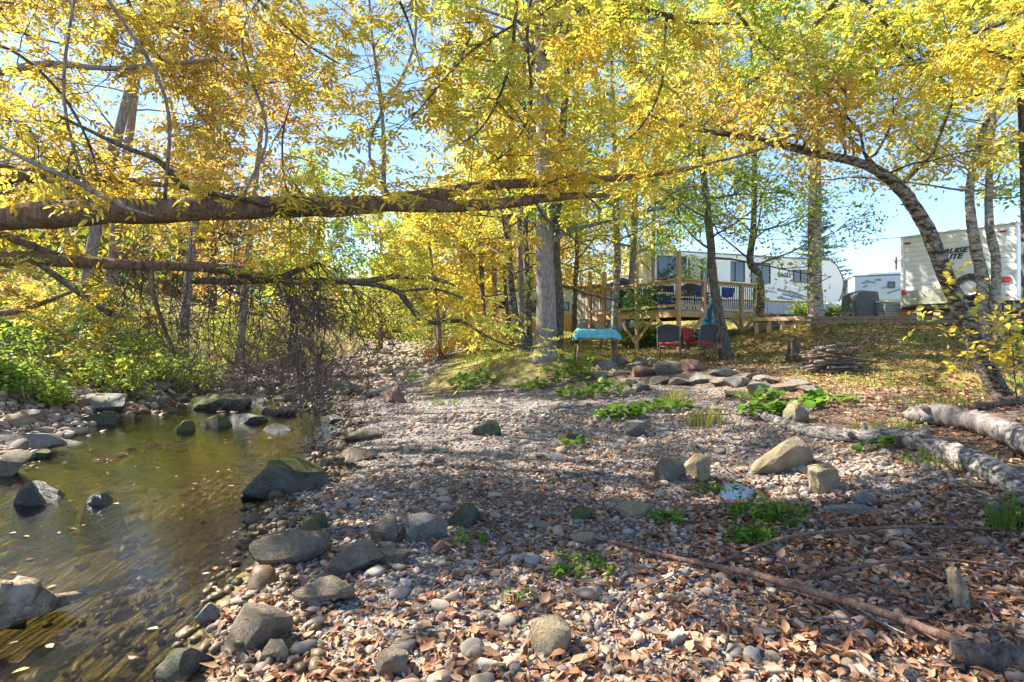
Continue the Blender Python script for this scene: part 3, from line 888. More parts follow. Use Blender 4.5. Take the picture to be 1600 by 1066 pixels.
def make_tree(name, label, path, rad, bark, leafm, seed, limbs=16, t0=.3, reach=2.2, sprays=5, size=.11, group=None, width=.7, tint=(0., 1.), lift=.03, nleaf=10, ntwig=7, pitch=.35, lean=None, flare=True, compound=False, nseg=10, forks=None, fine=False):
    rng = np.random.default_rng(seed)
    path = np.asarray(path, float)
    base = path[0].copy()
    root = empty(name, tuple(base))
    tag(root, label, 'tree', group)
    cur = spline(path, 5)
    n = len(cur)
    tt = np.linspace(0, 1, n)
    rr = np.interp(tt, np.linspace(0, 1, len(rad)), rad)
    wob = np.cumsum(rng.normal(size=(n, 3)) * np.array([1, 1, 0]) * .006, 0)
    cur = cur + wob - wob[0]
    if flare:
        pre = np.vstack([cur[0] - np.array([0, 0, .25]), cur[0] + (cur[1] - cur[0]) * .12, cur[0] + (cur[1] - cur[0]) * .45])
        cur = np.vstack([pre, cur[1:]]); rr = np.concatenate([[rr[0] * 1.4, rr[0] * 1.2, rr[0] * 1.05], rr[1:]])
    tr = MB(); tr.tube(cur, rr, nseg, rough=.035, rng=rng)
    for fk in (forks or []):
        fp = spline(fk[0], 4); tr.tube(fp, np.interp(np.linspace(0, 1, len(fp)), np.linspace(0, 1, len(fk[1])), fk[1]), nseg, rough=.03, rng=rng)
    tr.build('trunk', bark, root, base, True)
    wood, lv = MB(), MB()
    for k in range(limbs):
        t = t0 + (1 - t0) * ((k + rng.random()) / limbs)
        src = cur
        if forks and rng.random() < .5:
            src = spline(forks[int(rng.integers(len(forks)))][0], 4); t = rng.uniform(.2, 1)
        p = along(src, t)
        az = k * 2.4 + rng.uniform(-.6, .6)
        dd = np.array([math.cos(az), math.sin(az), pitch + rng.normal() * .25])
        if lean is not None: dd = dd + np.array(lean)
        dd = unit(dd)
        L = reach * (1.15 - .6 * ((t - t0) / (1 - t0 + 1e-6))) * rng.uniform(.65, 1.2)
        r1 = max(.008, min(.35 * np.interp(t, np.linspace(0, 1, len(rad)), rad), .02 * L))
        limb = wander(p, dd, L, 6, rng, .16, lift)
        wood.tube(limb, np.linspace(r1, r1 * .25, len(limb)), 4, cap=False)
        b0 = rng.uniform(*tint)
        for s in range(sprays):
            u = rng.uniform(.25, 1) if s else 1.0
            q = along(limb, u)
            d2 = unit(dd * .7 + rng.normal(size=3) * np.array([.9, .9, .4]))
            spray(wood, lv, q, d2, L * rng.uniform(.25, .5), rng, r1 * .4, ntwig, nleaf, size, 0, .10 + size * .5, fine, compound, width, np.clip(b0 + rng.normal() * .15, 0, 1))
    tag(wood.build('branch_work', bark, root, base, True), kind='stuff')
    if lv.n:
        lv.build('crown', leafm, root, base, False, True)
    return root

def px_path(pts):
    """(px, py, Y) triples; the first is dropped onto the ground"""
    out = [Pw(*p) for p in pts]
    out[0][2] = Hs(out[0][0], out[0][1]) - 0.02
    return out

def wpx(*w):
    """pixel widths and a distance to radii"""
    return None

def R(Y, *ws):
    return [w * Y / F / 2 for w in ws]

# -- upright trees round the deck and along the bank
make_tree('maple_tree', 'thick grey trunked old maple standing between the gravel and the deck', px_path([(852, 556, 15), (853, 480, 15), (850, 380, 15), (848, 250, 15.1), (846, 120, 15.2), (838, 20, 15.3), (830, -120, 15.5)]), R(15, 38, 32, 28, 24, 20, 15, 9), 'bark_grey', 'leaf_lime', 21,
          limbs=24, t0=.36, reach=3.4, sprays=6, size=.13, tint=(0, .5), forks=[([Pw(846, 130, 15.2), Pw(862, 60, 15.4), Pw(885, -60, 15.8)], R(15, 12, 9, 6))])
make_tree('birch_tree', 'dark trunk tree pressed close behind the old maple', px_path([(871, 548, 16), (872, 470, 16), (868, 350, 16.1), (880, 180, 16.4), (890, 0, 16.8), (900, -160, 17)]), R(16, 20, 17, 15, 12, 9, 5), 'bark_dark', 'leaf_lime', 22, limbs=18, t0=.3, reach=2.6, size=.12)
make_tree('bank_tree', 'leaning trunk in a clump of three, root end on the grassy bank', px_path([(822, 552, 17.5), (806, 500, 17.5), (797, 420, 17.6), (794, 330, 17.8), (800, 180, 18), (805, 20, 18.2), (810, -120, 18.4)]), R(17.5, 22, 14, 12, 11, 9, 7, 4), 'bark_lichen', 'leaf_yellow', 23, limbs=18, t0=.35, reach=2.6, group='clump of trunks on the grassy bank')
make_tree('bank_tree', 'straight brown trunk in the middle of the clump of three', px_path([(816, 540, 18.5), (814, 450, 18.5), (812, 330, 18.6), (818, 150, 18.8), (815, -80, 19)]), R(18.5, 13, 11, 10, 8, 4), 'bark_grey', 'leaf_lime', 24, limbs=14, t0=.4, reach=2.4, group='clump of trunks on the grassy bank')
make_tree('bank_tree', 'straight dark trunk of the clump, next to the old maple', px_path([(827, 545, 18), (824, 450, 18), (820, 340, 18.1), (828, 160, 18.3), (835, -60, 18.6)]), R(18, 13, 11, 9, 7, 4), 'bark_lichen', 'leaf_yellow', 25, limbs=14, t0=.4, reach=2.4, group='clump of trunks on the grassy bank')
make_tree('young_maple', 'slender tree with thin dark trunk at the grass edge beside the creek', px_path([(757, 540, 21), (754, 470, 21), (750, 390, 21), (746, 280, 21.2), (742, 120, 21.5)]), R(21, 9, 7, 7, 5, 3), 'bark_dark', 'leaf_yellow', 26, limbs=16, t0=.3, reach=2.8, size=.13, sprays=6, group='slender trees by the far creek bend')
make_tree('young_maple', 'slender pale trunk tree behind the grass edge', px_path([(776, 520, 25), (774, 440, 25), (770, 360, 25), (766, 230, 25), (760, 60, 25)]), R(25, 10, 8, 8, 6, 3), 'bark_grey', 'leaf_yellow', 27, limbs=18, t0=.3, reach=3.2, size=.15, group='slender trees by the far creek bend')
make_tree('young_maple', 'slender crooked trunk between the clump and the white trailer', px_path([(800, 500, 22), (791, 450, 22), (790, 400, 22), (786, 300, 22.2), (780, 120, 22.5)]), R(22, 9, 8, 7, 5, 3), 'bark_dark', 'leaf_gold', 28, limbs=16, t0=.35, reach=2.8, size=.14, group='slender trees by the far creek bend')
make_tree('deck_tree', 'pale barked tree growing through the front of the deck', px_path([(957, 515, 20.0), (963, 455, 19.8), (965, 400, 19.7), (962, 290, 19.7), (958, 150, 19.8), (950, -20, 20), (945, -150, 20)]), R(19.8, 9, 11, 11, 10, 8, 6, 3), 'bark_birch', 'leaf_lime', 29, limbs=20, t0=.4, reach=2.6, sprays=6, tint=(.1, .8))
make_tree('deck_tree', 'grey trunk tree rising behind the deck railing', px_path([(978, 520, 21.5), (984, 470, 21.3), (990, 400, 21.2), (992, 300, 21.2), (985, 120, 21.4), (980, -90, 21.6)]), R(21.3, 5, 8, 11, 9, 7, 4), 'bark_grey', 'leaf_lime', 30, limbs=20, t0=.42, reach=2.8, sprays=6, tint=(.2, .9))
make_tree('slim_tree', 'slim dark trunk left of the deck beside the small beige trailer', px_path([(896, 508, 22), (899, 450, 22), (903, 390, 22), (898, 280, 22), (905, 120, 22.2), (910, -60, 22.5)]), R(22, 9, 8, 7, 6, 5, 3), 'bark_dark', 'leaf_lime', 31, limbs=18, t0=.32, reach=2.6, sprays=6)
make_tree('hammock_tree', 'dark trunked leaning tree with the blue hammock tied to it', px_path([(1136, 560, 14.8), (1124, 500, 14.9), (1112, 430, 15), (1108, 370, 15), (1098, 270, 15.1), (1090, 160, 15.2), (1075, 20, 15.4), (1068, -120, 15.6)]), R(15, 22, 15, 13, 12, 10, 8, 6, 3), 'bark_dark', 'leaf_lime', 32, limbs=22, t0=.38, reach=2.8, sprays=6, tint=(.1, .9), pitch=.1)
make_tree('crooked_tree', 'crooked lichen barked tree at the end of the deck', px_path([(1184, 512, 19), (1188, 470, 19), (1184, 430, 19), (1170, 410, 19), (1176, 350, 19), (1178, 250, 19.1), (1174, 110, 19.3), (1170, -60, 19.5)]), R(19, 14, 11, 10, 11, 9, 7, 6, 3), 'bark_lichen', 'leaf_lime', 33, limbs=20, t0=.42, reach=2.6, sprays=6, tint=(.2, 1))
make_tree('birch_tree', 'straight birch with speckled white bark behind the timber rail', px_path([(1275, 503, 16.8), (1273, 430, 16.8), (1273, 330, 16.8), (1274, 220, 16.9), (1276, 90, 17), (1280, -60, 17.2), (1282, -160, 17.3)]), R(16.8, 24, 20, 19, 17, 14, 10, 6), 'bark_birch', 'leaf_lime', 34, limbs=24, t0=.5, reach=3.0, sprays=6, tint=(.0, .8))
make_tree('birch_tree', 'birch stem with crooked top in the pair by the cargo trailer', px_path([(1541, 512, 13.6), (1536, 450, 13.6), (1524, 390, 13.6), (1514, 320, 13.6), (1520, 260, 13.7), (1545, 170, 13.9), (1552, 40, 14), (1560, -120, 14.2)]), R(13.6, 18, 17, 16, 13, 11, 9, 8, 4), 'bark_birch', 'leaf_yellow', 35, limbs=22, t0=.48, reach=2.2, sprays=6, tint=(.4, 1), group='pair of birches by the trailer')
make_tree('birch_tree', 'slimmer bowed birch stem in the pair by the cargo trailer', px_path([(1560, 510, 13.4), (1556, 470, 13.4), (1557, 410, 13.4), (1548, 350, 13.4), (1551, 260, 13.5), (1558, 140, 13.6), (1550, 0, 13.8), (1548, -120, 14)]), R(13.4, 15, 14, 13, 12, 9, 8, 6, 3), 'bark_birch', 'leaf_lime', 36, limbs=18, t0=.5, reach=2.0, sprays=5, tint=(.1, .7), group='pair of birches by the trailer')
make_tree('arched_tree', 'mottled trunk arching over the lawn, its tip reaching across to the maple', px_path([(1568, 632, 8.8), (1524, 540, 8.8), (1483, 450, 8.7), (1450, 370, 8.6), (1421, 320, 8.5), (1385, 278, 8.4), (1340, 256, 8.3), (1270, 240, 8.2), (1210, 225, 8.0), (1150, 213, 7.9), (1080, 200, 7.7), (1018, 182, 7.5)]), R(8.6, 30, 25, 23, 22, 20, 16, 13, 12, 10, 8, 6, 3), 'bark_lichen', 'leaf_gold', 37,
          limbs=24, t0=.42, reach=1.5, sprays=4, size=.10, width=.5, tint=(.1, .8), pitch=.55, nleaf=7, ntwig=6, lift=.02, fine=True, lean=(0, 0, .25))
make_tree('edge_tree', 'dark straight trunk rising beside the pair of birches, at the lawn foot', px_path([(1612, 590, 8.2), (1606, 430, 8.2), (1600, 250, 8.2), (1590, 100, 8.2), (1582, -40, 8.3), (1575, -200, 8.4)]), R(8.2, 20, 17, 16, 15, 13, 10), 'bark_dark', 'leaf_yellow', 38, limbs=20, t0=.55, reach=1.9, sprays=5, size=.10, tint=(.3, 1), lean=(-.6, -.1, 0), fine=True)

# ------------------------------------------------------------------ the leaning ash over the creek and its boughs
def limb_part(name, pts, rad, mat, root, nseg=9, rough=.05, seed=0):
    rng = np.random.default_rng(seed)
    c = spline([Pw(*p) for p in pts], 6)
    mb = MB(); mb.tube(c, np.interp(np.linspace(0, 1, len(c)), np.linspace(0, 1, len(rad)), rad), nseg, rough=rough, rng=rng)
    mb.build(name, mat, root, np.array(root.location), True)
    return c

def leafy(curves, leafm, root, seed, n=10, length=.9, size=.085, ntwig=5, nleaf=4, tint=(0, 1), t0=.1, compound=True, d_up=-.1, fine=True, bark='twig_dark', width=.75, spread=.07, box=None, name='crown'):
    rng = np.random.default_rng(seed)
    w, lv = MB(), MB()
    for c in curves:
        tan = unit(c[-1] - c[0])
        for k in range(n):
            p = along(c, rng.uniform(t0, 1))
            d = unit(tan * .4 + rng.normal(size=3) * np.array([1, .9, .6]) + np.array([0, 0, d_up]))
            spray(w, lv, p, d, length * rng.uniform(.5, 1.2), rng, .006, ntwig, nleaf, size, 0, spread, fine, compound, width, np.clip(rng.uniform(*tint), 0, 1))
    o_ = np.array(root.location)
    tag(w.build('twig_work', bark, root, o_, True), kind='stuff')
    lv.build(name, leafm, root, o_, False, True)

ash_base = np.array([-10.4, 5.2, Hs(-10.4, 5.2)])
ash = empty('leaning_ash', tuple(ash_base))
tag(ash, 'big ash whose brown trunk leans level across the creek and forks above it', 'tree')
tp = [ash_base + np.array([0, 0, -.2]), ash_base + np.array([.9, .05, .9]), np.array([-7.2, 5.1, 2.35]), Pw(-60, 342, 5.3), Pw(0, 339, 5.35), Pw(200, 330, 5.4), Pw(400, 325, 5.5), Pw(520, 322, 5.6), Pw(640, 316, 5.7), Pw(700, 310, 5.75)]
mb = MB(); c0 = spline(tp, 7)
mb.tube(c0, np.interp(np.linspace(0, 1, len(c0)), np.linspace(0, 1, 10), R(5.5, 75, 60, 50, 43, 41, 38, 33, 30, 26, 20)), 18, rough=.06)
mb.build('trunk', 'bark_ash', ash, ash_base, True)
la = limb_part('limb', [(600, 316, 5.65), (690, 302, 5.72), (760, 290, 5.8), (880, 284, 5.95), (960, 279, 6.05), (1032, 271, 6.2), (1090, 260, 6.3), (1180, 236, 6.5), (1260, 200, 6.7)], R(6, 22, 18, 15, 14, 12, 8, 6, 4, 2), 'bark_ash', ash)
lb = limb_part('limb', [(600, 318, 5.65), (660, 322, 5.6), (720, 322, 5.6), (790, 318, 5.6), (840, 311, 5.65), (900, 306, 5.7), (952, 306, 5.75)], R(5.7, 24, 20, 18, 17, 15, 11, 6), 'bark_ash', ash)
limb_part('stub', [(838, 318, 5.6), (850, 338, 5.5), (880, 362, 5.5), (930, 392, 5.5)], R(5.5, 5, 4, 3, 1.5), 'bark_dark', ash)
limb_part('stub', [(918, 308, 5.7), (928, 316, 5.65), (936, 326, 5.6)], R(5.5, 4, 3, 2), 'bark_dark', ash)
up = limb_part('shoot', [(599, 302, 5.6), (600, 240, 5.6), (598, 190, 5.6), (592, 130, 5.65), (582, 60, 5.7), (574, -40, 5.8)], R(5.6, 8, 7, 6, 6, 4, 3), 'bark_grey', ash)
s2 = limb_part('shoot', [(452, 312, 5.5), (443, 270, 5.6), (442, 210, 5.7), (455, 160, 5.8), (472, 130, 5.9)], R(5.6, 4, 3, 3, 2, 1), 'twig_dark', ash)
s3 = limb_part('limb', [(-80, 120, 5.6), (0, 112, 5.6), (70, 100, 5.6), (170, 107, 5.7), (260, 100, 5.8), (372, 92, 5.9)], R(5.7, 13, 12, 10, 8, 7, 4), 'bark_grey', ash)
s4 = limb_part('limb', [(90, 180, 5.0), (190, 228, 5.1), (245, 250, 5.2), (290, 292, 5.3), (360, 308, 5.4), (470, 330, 5.35), (520, 338, 5.3), (570, 332, 5.3)], R(5.2, 4, 7, 8, 9, 8, 6, 5, 3), 'bark_dark', ash)
s5 = limb_part('dead_limb', [(0, 228, 4.6), (60, 258, 4.6), (120, 284, 4.7), (180, 318, 4.7), (240, 338, 4.8)], R(4.7, 5, 8, 8, 7, 3), 'bark_grey', ash)
s6 = limb_part('limb', [(-70, 300, 5.9), (0, 280, 6.0), (80, 268, 6.1), (190, 282, 6.2), (330, 296, 6.2)], R(6, 26, 22, 18, 12, 6), 'bark_ash', ash)
limb_part('limb', [(-60, 250, 6.2), (0, 262, 6.2), (60, 282, 6.2), (150, 306, 6.1)], R(6, 22, 20, 16, 8), 'bark_dark', ash)
s7 = limb_part('limb', [(-60, 60, 5.2), (20, 80, 5.2), (90, 140, 5.3), (135, 215, 5.3), (160, 300, 5.3)], R(5.2, 5, 5, 5, 4, 3), 'bark_dark', ash)
leafy([la, lb], 'leaf_yellow', ash, 51, n=11, length=1.0, d_up=.35, t0=.3, tint=(.2, .8), name='crown')
leafy([up, s2], 'leaf_yellow', ash, 52, n=8, length=1.1, d_up=.1, t0=.25, tint=(.2, .9), name='crown')
leafy([s3, s4, s6, s7], 'leaf_yellow', ash, 53, n=11, length=1.0, d_up=0, t0=.05, tint=(.1, .75), name='crown')
leafy([c0[20:45]], 'leaf_yellow', ash, 54, n=3, length=.8, d_up=.3, tint=(.2, .8), name='crown')

rs = np.random.default_rng(58)
shade_tops = []  # upper ash limbs and leaves added overhead, out of view, to shade the foreground
for (x0, y0, z0, x1, y1, z1) in ((-5.6, 5.3, 2.7, -5.0, 5.6, 7.5), (-4.0, 5.4, 2.7, -3.2, 4.6, 7.0), (-2.6, 5.5, 2.8, -2.4, 6.4, 7.4), (-1.2, 5.7, 2.8, -.6, 5.0, 6.6), (-6.8, 5.2, 2.4, -7.4, 4.0, 7.4), (-3.3, 5.4, 2.7, -3.6, 3.0, 6.2), (-5.0, 5.4, 2.7, -5.6, 2.2, 6.6)):
    A_, B_ = np.array([x0, y0, z0]), np.array([x1, y1, z1]); c = spline([A_] + [A_ * (1 - u) + B_ * u + rs.normal(size=3) * np.array([.22, .2, .1]) for u in (.2, .4, .6, .8)] + [B_], 5)
    if c[-1][2] > 3: shade_tops.append(c)
for c in shade_tops: MB().tube(c, np.linspace(.016, .008, len(c)), 6, rough=.04).build('limb', 'bark_grey', ash, ash_base, True)
leafy(shade_tops, 'leaf_yellow', ash, 59, n=10, length=1.3, size=.095, ntwig=6, nleaf=4, t0=.62, d_up=.1, tint=(.2, .9), name='crown')
low_base = np.array([-10.6, 6.6, Hs(-10.6, 6.6)])
low = empty('low_leaning_tree', tuple(low_base))
tag(low, 'thin brown trunk leaning low over the pool with bare twigs hanging under it', 'tree')
mb = MB(); c1 = spline([low_base - np.array([0, 0, .2]), low_base + np.array([1, 0, .7]), np.array([-7.6, 6.3, 2.2]), Pw(0, 405, 6.1), Pw(100, 408, 6.1), Pw(200, 414, 6.1), Pw(300, 416, 6.15), Pw(370, 424, 6.2), Pw(440, 438, 6.2), Pw(560, 440, 6.3), Pw(620, 432, 6.4), Pw(680, 436, 6.5), Pw(712, 447, 6.5)], 6)
mb.tube(c1, np.interp(np.linspace(0, 1, len(c1)), np.linspace(0, 1, 13), R(6.1, 40, 34, 28, 23, 20, 17, 16, 15, 13, 10, 9, 8, 4)), 10, rough=.06)
mb.build('trunk', 'bark_ash', low, low_base, True)
d1 = limb_part('limb', [(300, 440, 6.3), (360, 438, 6.25), (430, 436, 6.2), (470, 420, 6.2), (500, 411, 6.2)], R(6.2, 8, 14, 11, 9, 5), 'bark_dark', low)
d2 = limb_part('limb', [(540, 442, 6.3), (590, 446, 6.3), (622, 456, 6.3), (640, 478, 6.3), (668, 504, 6.3), (718, 502, 6.4), (755, 522, 6.5), (790, 538, 6.6), (850, 545, 6.8)], R(6.3, 6, 8, 9, 10, 8, 6, 4, 3, 1.5), 'bark_dark', low)
d3 = limb_part('dead_limb', [(60, 412, 6.0), (100, 440, 5.9), (140, 468, 5.8), (172, 490, 5.7)], R(5.9, 9, 11, 10, 8), 'bark_dark', low)
d4 = limb_part('dead_limb', [(238, 420, 5.9), (238, 452, 5.9), (252, 500, 5.9), (274, 556, 5.9)], R(5.9, 6, 7, 7, 4), 'bark_ash', low)
d5 = limb_part('dead_limb', [(-60, 492, 6.2), (0, 490, 6.2), (60, 476, 6.2), (130, 448, 6.2)], R(6.1, 12, 11, 8, 4), 'bark_ash', low)
d6 = limb_part('limb', [(620, 456, 6.3), (680, 452, 6.3), (730, 470, 6.4), (745, 490, 6.4)], R(6.3, 5, 4, 3, 2), 'bark_dark', low)
d7 = limb_part('dead_limb', [(-40, 350, 6.1), (10, 368, 6.1), (50, 384, 6.1), (90, 398, 6.1)], R(6.1, 14, 15, 12, 8), 'bark_ash', low)

def tangle(root, name, seeds, rng, mat, o_, steps=3, spread=.75, down=-.45, kids=(5, 4, 3), L0=.8):
    mb = MB()
    def grow(p, d, L, r, lev):
        path = wander(p, d, L, 5 if lev == 0 else 3, rng, .24, down * .12)
        mb.tube(path, np.linspace(r, r * .4, len(path)), 3, cap=False)
        if lev < steps:
            for _ in range(kids[lev]):
                q = along(path, rng.uniform(.25, 1))
                dd = unit(unit(path[-1] - path[0]) * .7 + rng.normal(size=3) * spread)
                grow(q, dd, L * rng.uniform(.4, .8), r * .62, lev + 1)
    for p, d, L, r in seeds:
        grow(p, d, L, r, 0)
    tag(mb.build(name, mat, root, o_, True), kind='stuff')
rt = np.random.default_rng(77)
sd = [(along(c1, rt.uniform(.36, .72)), unit(np.array([rt.normal() * .5 + .25, rt.normal() * .7, -.75])), rt.uniform(.6, 1.1), .008) for _ in range(26)]
sd += [(along(d1, rt.uniform(.1, 1)), unit(np.array([.5 + rt.normal() * .4, rt.normal() * .6, -.6])), rt.uniform(.8, 1.35), .010) for _ in range(20)]
tangle(low, 'hanging_twigs', sd, rt, 'twig_dark', low_base, kids=(5, 4, 3))
sd = [(along(c1, rt.uniform(.28, .7)), unit(np.array([rt.normal() * .7, rt.normal() * .6, .7])), rt.uniform(.3, .65), .006) for _ in range(16)]
tangle(low, 'upper_twigs', sd, rt, 'twig_dark', low_base, kids=(4, 3, 2), down=.1)
sd = [(along(s6, rt.uniform(0, .8)), unit(np.array([rt.normal() * .8, rt.normal() * .6, .35 * rt.normal()])), rt.uniform(.4, .8), .008) for _ in range(20)]
sd += [(along(s5, rt.uniform(.1, 1)), unit(rt.normal(size=3)), rt.uniform(.3, .5), .005) for _ in range(6)]
sd += [(along(c0, rt.uniform(.35, .8)), unit(rt.normal(size=3)), rt.uniform(.25, .5), .005) for _ in range(16)]
tangle(ash, 'bare_twigs', sd, rt, 'twig_dark', ash_base, kids=(4, 3, 2), down=0)
leafy([c1[30:], d1, d2], 'leaf_lime', low, 55, n=7, length=.6, size=.07, tint=(0, .5), d_up=-.2, t0=.3)
leafy([d3, d5], 'leaf_yellow', low, 56, n=6, length=.6, size=.075, tint=(.2, .9), d_up=-.1, t0=.1)

# dead brush standing in the creek behind the low trunk
rt = np.random.default_rng(78)
for (px, py, Y, lab, hgt) in ((470, 590, 12.5, 'grey bare brush heap leaning into the creek below the low trunk', 1.9), (400, 596, 15, 'thin bare brush at the far bend of the pool', 1.9)):
    b = Pw(px, py, Y); b[2] = Hs(b[0], b[1])
    r_ = empty('dead_bush', tuple(b)); tag(r_, lab, 'bush', 'bare brush along the creek')
    sd = [(b + np.array([rt.normal() * .35, rt.normal() * .35, 0]), unit(np.array([rt.normal() * .5, rt.normal() * .5, .8])), hgt * rt.uniform(.6, 1), .014) for _ in range(14)]
    tangle(r_, 'stem_work', sd, rt, 'twig_dark', b, kids=(5, 4, 2), down=.0, spread=.7)

# -- boughs that reach into the picture from trees above
def bough(label, stems, leafm, seed, n, tint, length=.9, size=.085, **kw):
    first = Pw(*stems[0][0][0])
    r_ = empty('overhanging_bough', tuple(first)); tag(r_, label, 'branch', 'boughs hanging overhead')
    cs = [limb_part('stem', p, w, 'bark_dark', r_, 6, .03, seed + i) for i, (p, w) in enumerate(stems)]
    leafy(cs, leafm, r_, seed, n=n, tint=tint, length=length, size=size, **kw)
bough('yellow leafed bough with two long whips drooping before the old maple', [([(812, -220, 5.2), (810, -60, 5.2), (806, 20, 5.2), (798, 90, 5.2), (780, 152, 5.2), (752, 200, 5.2), (716, 228, 5.2)], R(5.2, 9, 7, 6, 5, 4, 3, 2)), ([(804, 38, 5.2), (732, 84, 5.1), (668, 156, 5.0), (640, 190, 5.0)], R(5.2, 4, 4, 3, 1)), ([(840, -220, 5.6), (832, -40, 5.6), (824, 60, 5.6), (830, 165, 5.6), (800, 230, 5.6), (760, 260, 5.6)], R(5.6, 8, 6, 5, 4, 3, 2))], 'leaf_yellow', 61, 13, (.25, .85), 1.0)
bough('dark curving bough with gold leaves crossing above the deck', [([(880, -200, 5.8), (930, -40, 5.8), (962, 2, 5.8), (1002, 12, 5.8), (1042, 25, 5.8), (1090, 36, 5.8), (1156, 37, 5.9)], R(5.8, 12, 10, 9, 8, 7, 5, 3)), ([(1042, 25, 5.8), (1037, 80, 5.7), (1032, 140, 5.7), (1000, 200, 5.7), (960, 230, 5.7)], R(5.8, 5, 4, 4, 3, 2)), ([(962, 2, 5.8), (968, 30, 5.8), (980, 90, 5.8)], R(5.8, 5, 3, 2))], 'leaf_yellow', 62, 12, (.4, 1), .9)
bough('slanting straight bough with lime leaves between the hammock tree and the birch', [([(1420, -120, 9), (1300, 10, 9), (1240, 70, 9), (1176, 128, 9), (1120, 176, 9), (1096, 204, 9)], R(9, 11, 9, 7, 6, 4, 2))], 'leaf_lime', 63, 26, (0, .6), 1.4, .10)
bough('golden bough hanging over the blue gap of sky', [([(330, -240, 5.6), (380, -40, 5.6), (440, 34, 5.6), (480, 70, 5.6), (530, 100, 5.6)], R(5.6, 8, 6, 5, 3, 2)), ([(560, -220, 5.9), (600, -60, 5.9), (640, 40, 5.9), (660, 120, 5.9)], R(5.9, 7, 5, 4, 2))], 'leaf_yellow', 64, 11, (.1, .75), .9)
bough('bough of orange yellow leaves above the leaning ash limb', [([(-60, -200, 6), (60, -60, 6), (160, 10, 6), (260, 40, 6), (340, 60, 6)], R(6, 9, 8, 6, 4, 2)), ([(160, -150, 6.4), (200, 0, 6.4), (230, 60, 6.4), (290, 150, 6.4), (330, 200, 6.4)], R(6.2, 7, 6, 5, 4, 2))], 'leaf_gold', 65, 24, (.2, .9), 1.0)
bough('sunny yellow bough hanging beside the dark edge trunk', [([(1690, -120, 6.8), (1640, -20, 6.8), (1580, 30, 6.8), (1500, 60, 6.8), (1450, 90, 6.8)], R(6.8, 8, 7, 5, 4, 2)), ([(1660, 60, 6.4), (1600, 90, 6.4), (1540, 80, 6.4)], R(6.4, 5, 4, 2))], 'leaf_yellow', 66, 15, (.3, 1), .9)
bough('green yellow bough high above the speckled birch', [([(1240, -240, 8.5), (1290, -80, 8.5), (1350, 0, 8.5), (1400, 60, 8.5), (1440, 120, 8.5)], R(8.5, 11, 9, 7, 5, 2)), ([(1100, -200, 8), (1120, -40, 8), (1160, 30, 8), (1200, 80, 8)], R(8, 9, 7, 5, 2))], 'leaf_lime', 67, 28, (0, .7), 1.3, .10)
# low yellow sapling before the birches
sap = np.array([*Pw(1590, 600, 7.6)[:2], 0]); sap[2] = Hs(sap[0], sap[1])
r_ = empty('sapling', tuple(sap)); tag(r_, 'yellow leafed sapling at the foot of the lawn by the arched trunk', 'sapling')
mb = MB(); st = spline([sap, sap + np.array([-.05, 0, .5]), sap + np.array([-.1, 0, 1.0]), sap + np.array([-.25, .1, 1.5])], 4); mb.tube(st, np.linspace(.012, .005, len(st)), 5); mb.build('stem', 'twig_dark', r_, sap, True)
leafy([st], 'leaf_yellow', r_, 68, n=16, length=.75, size=.09, tint=(.3, .9), d_up=0, t0=.2, compound=False, nleaf=6)

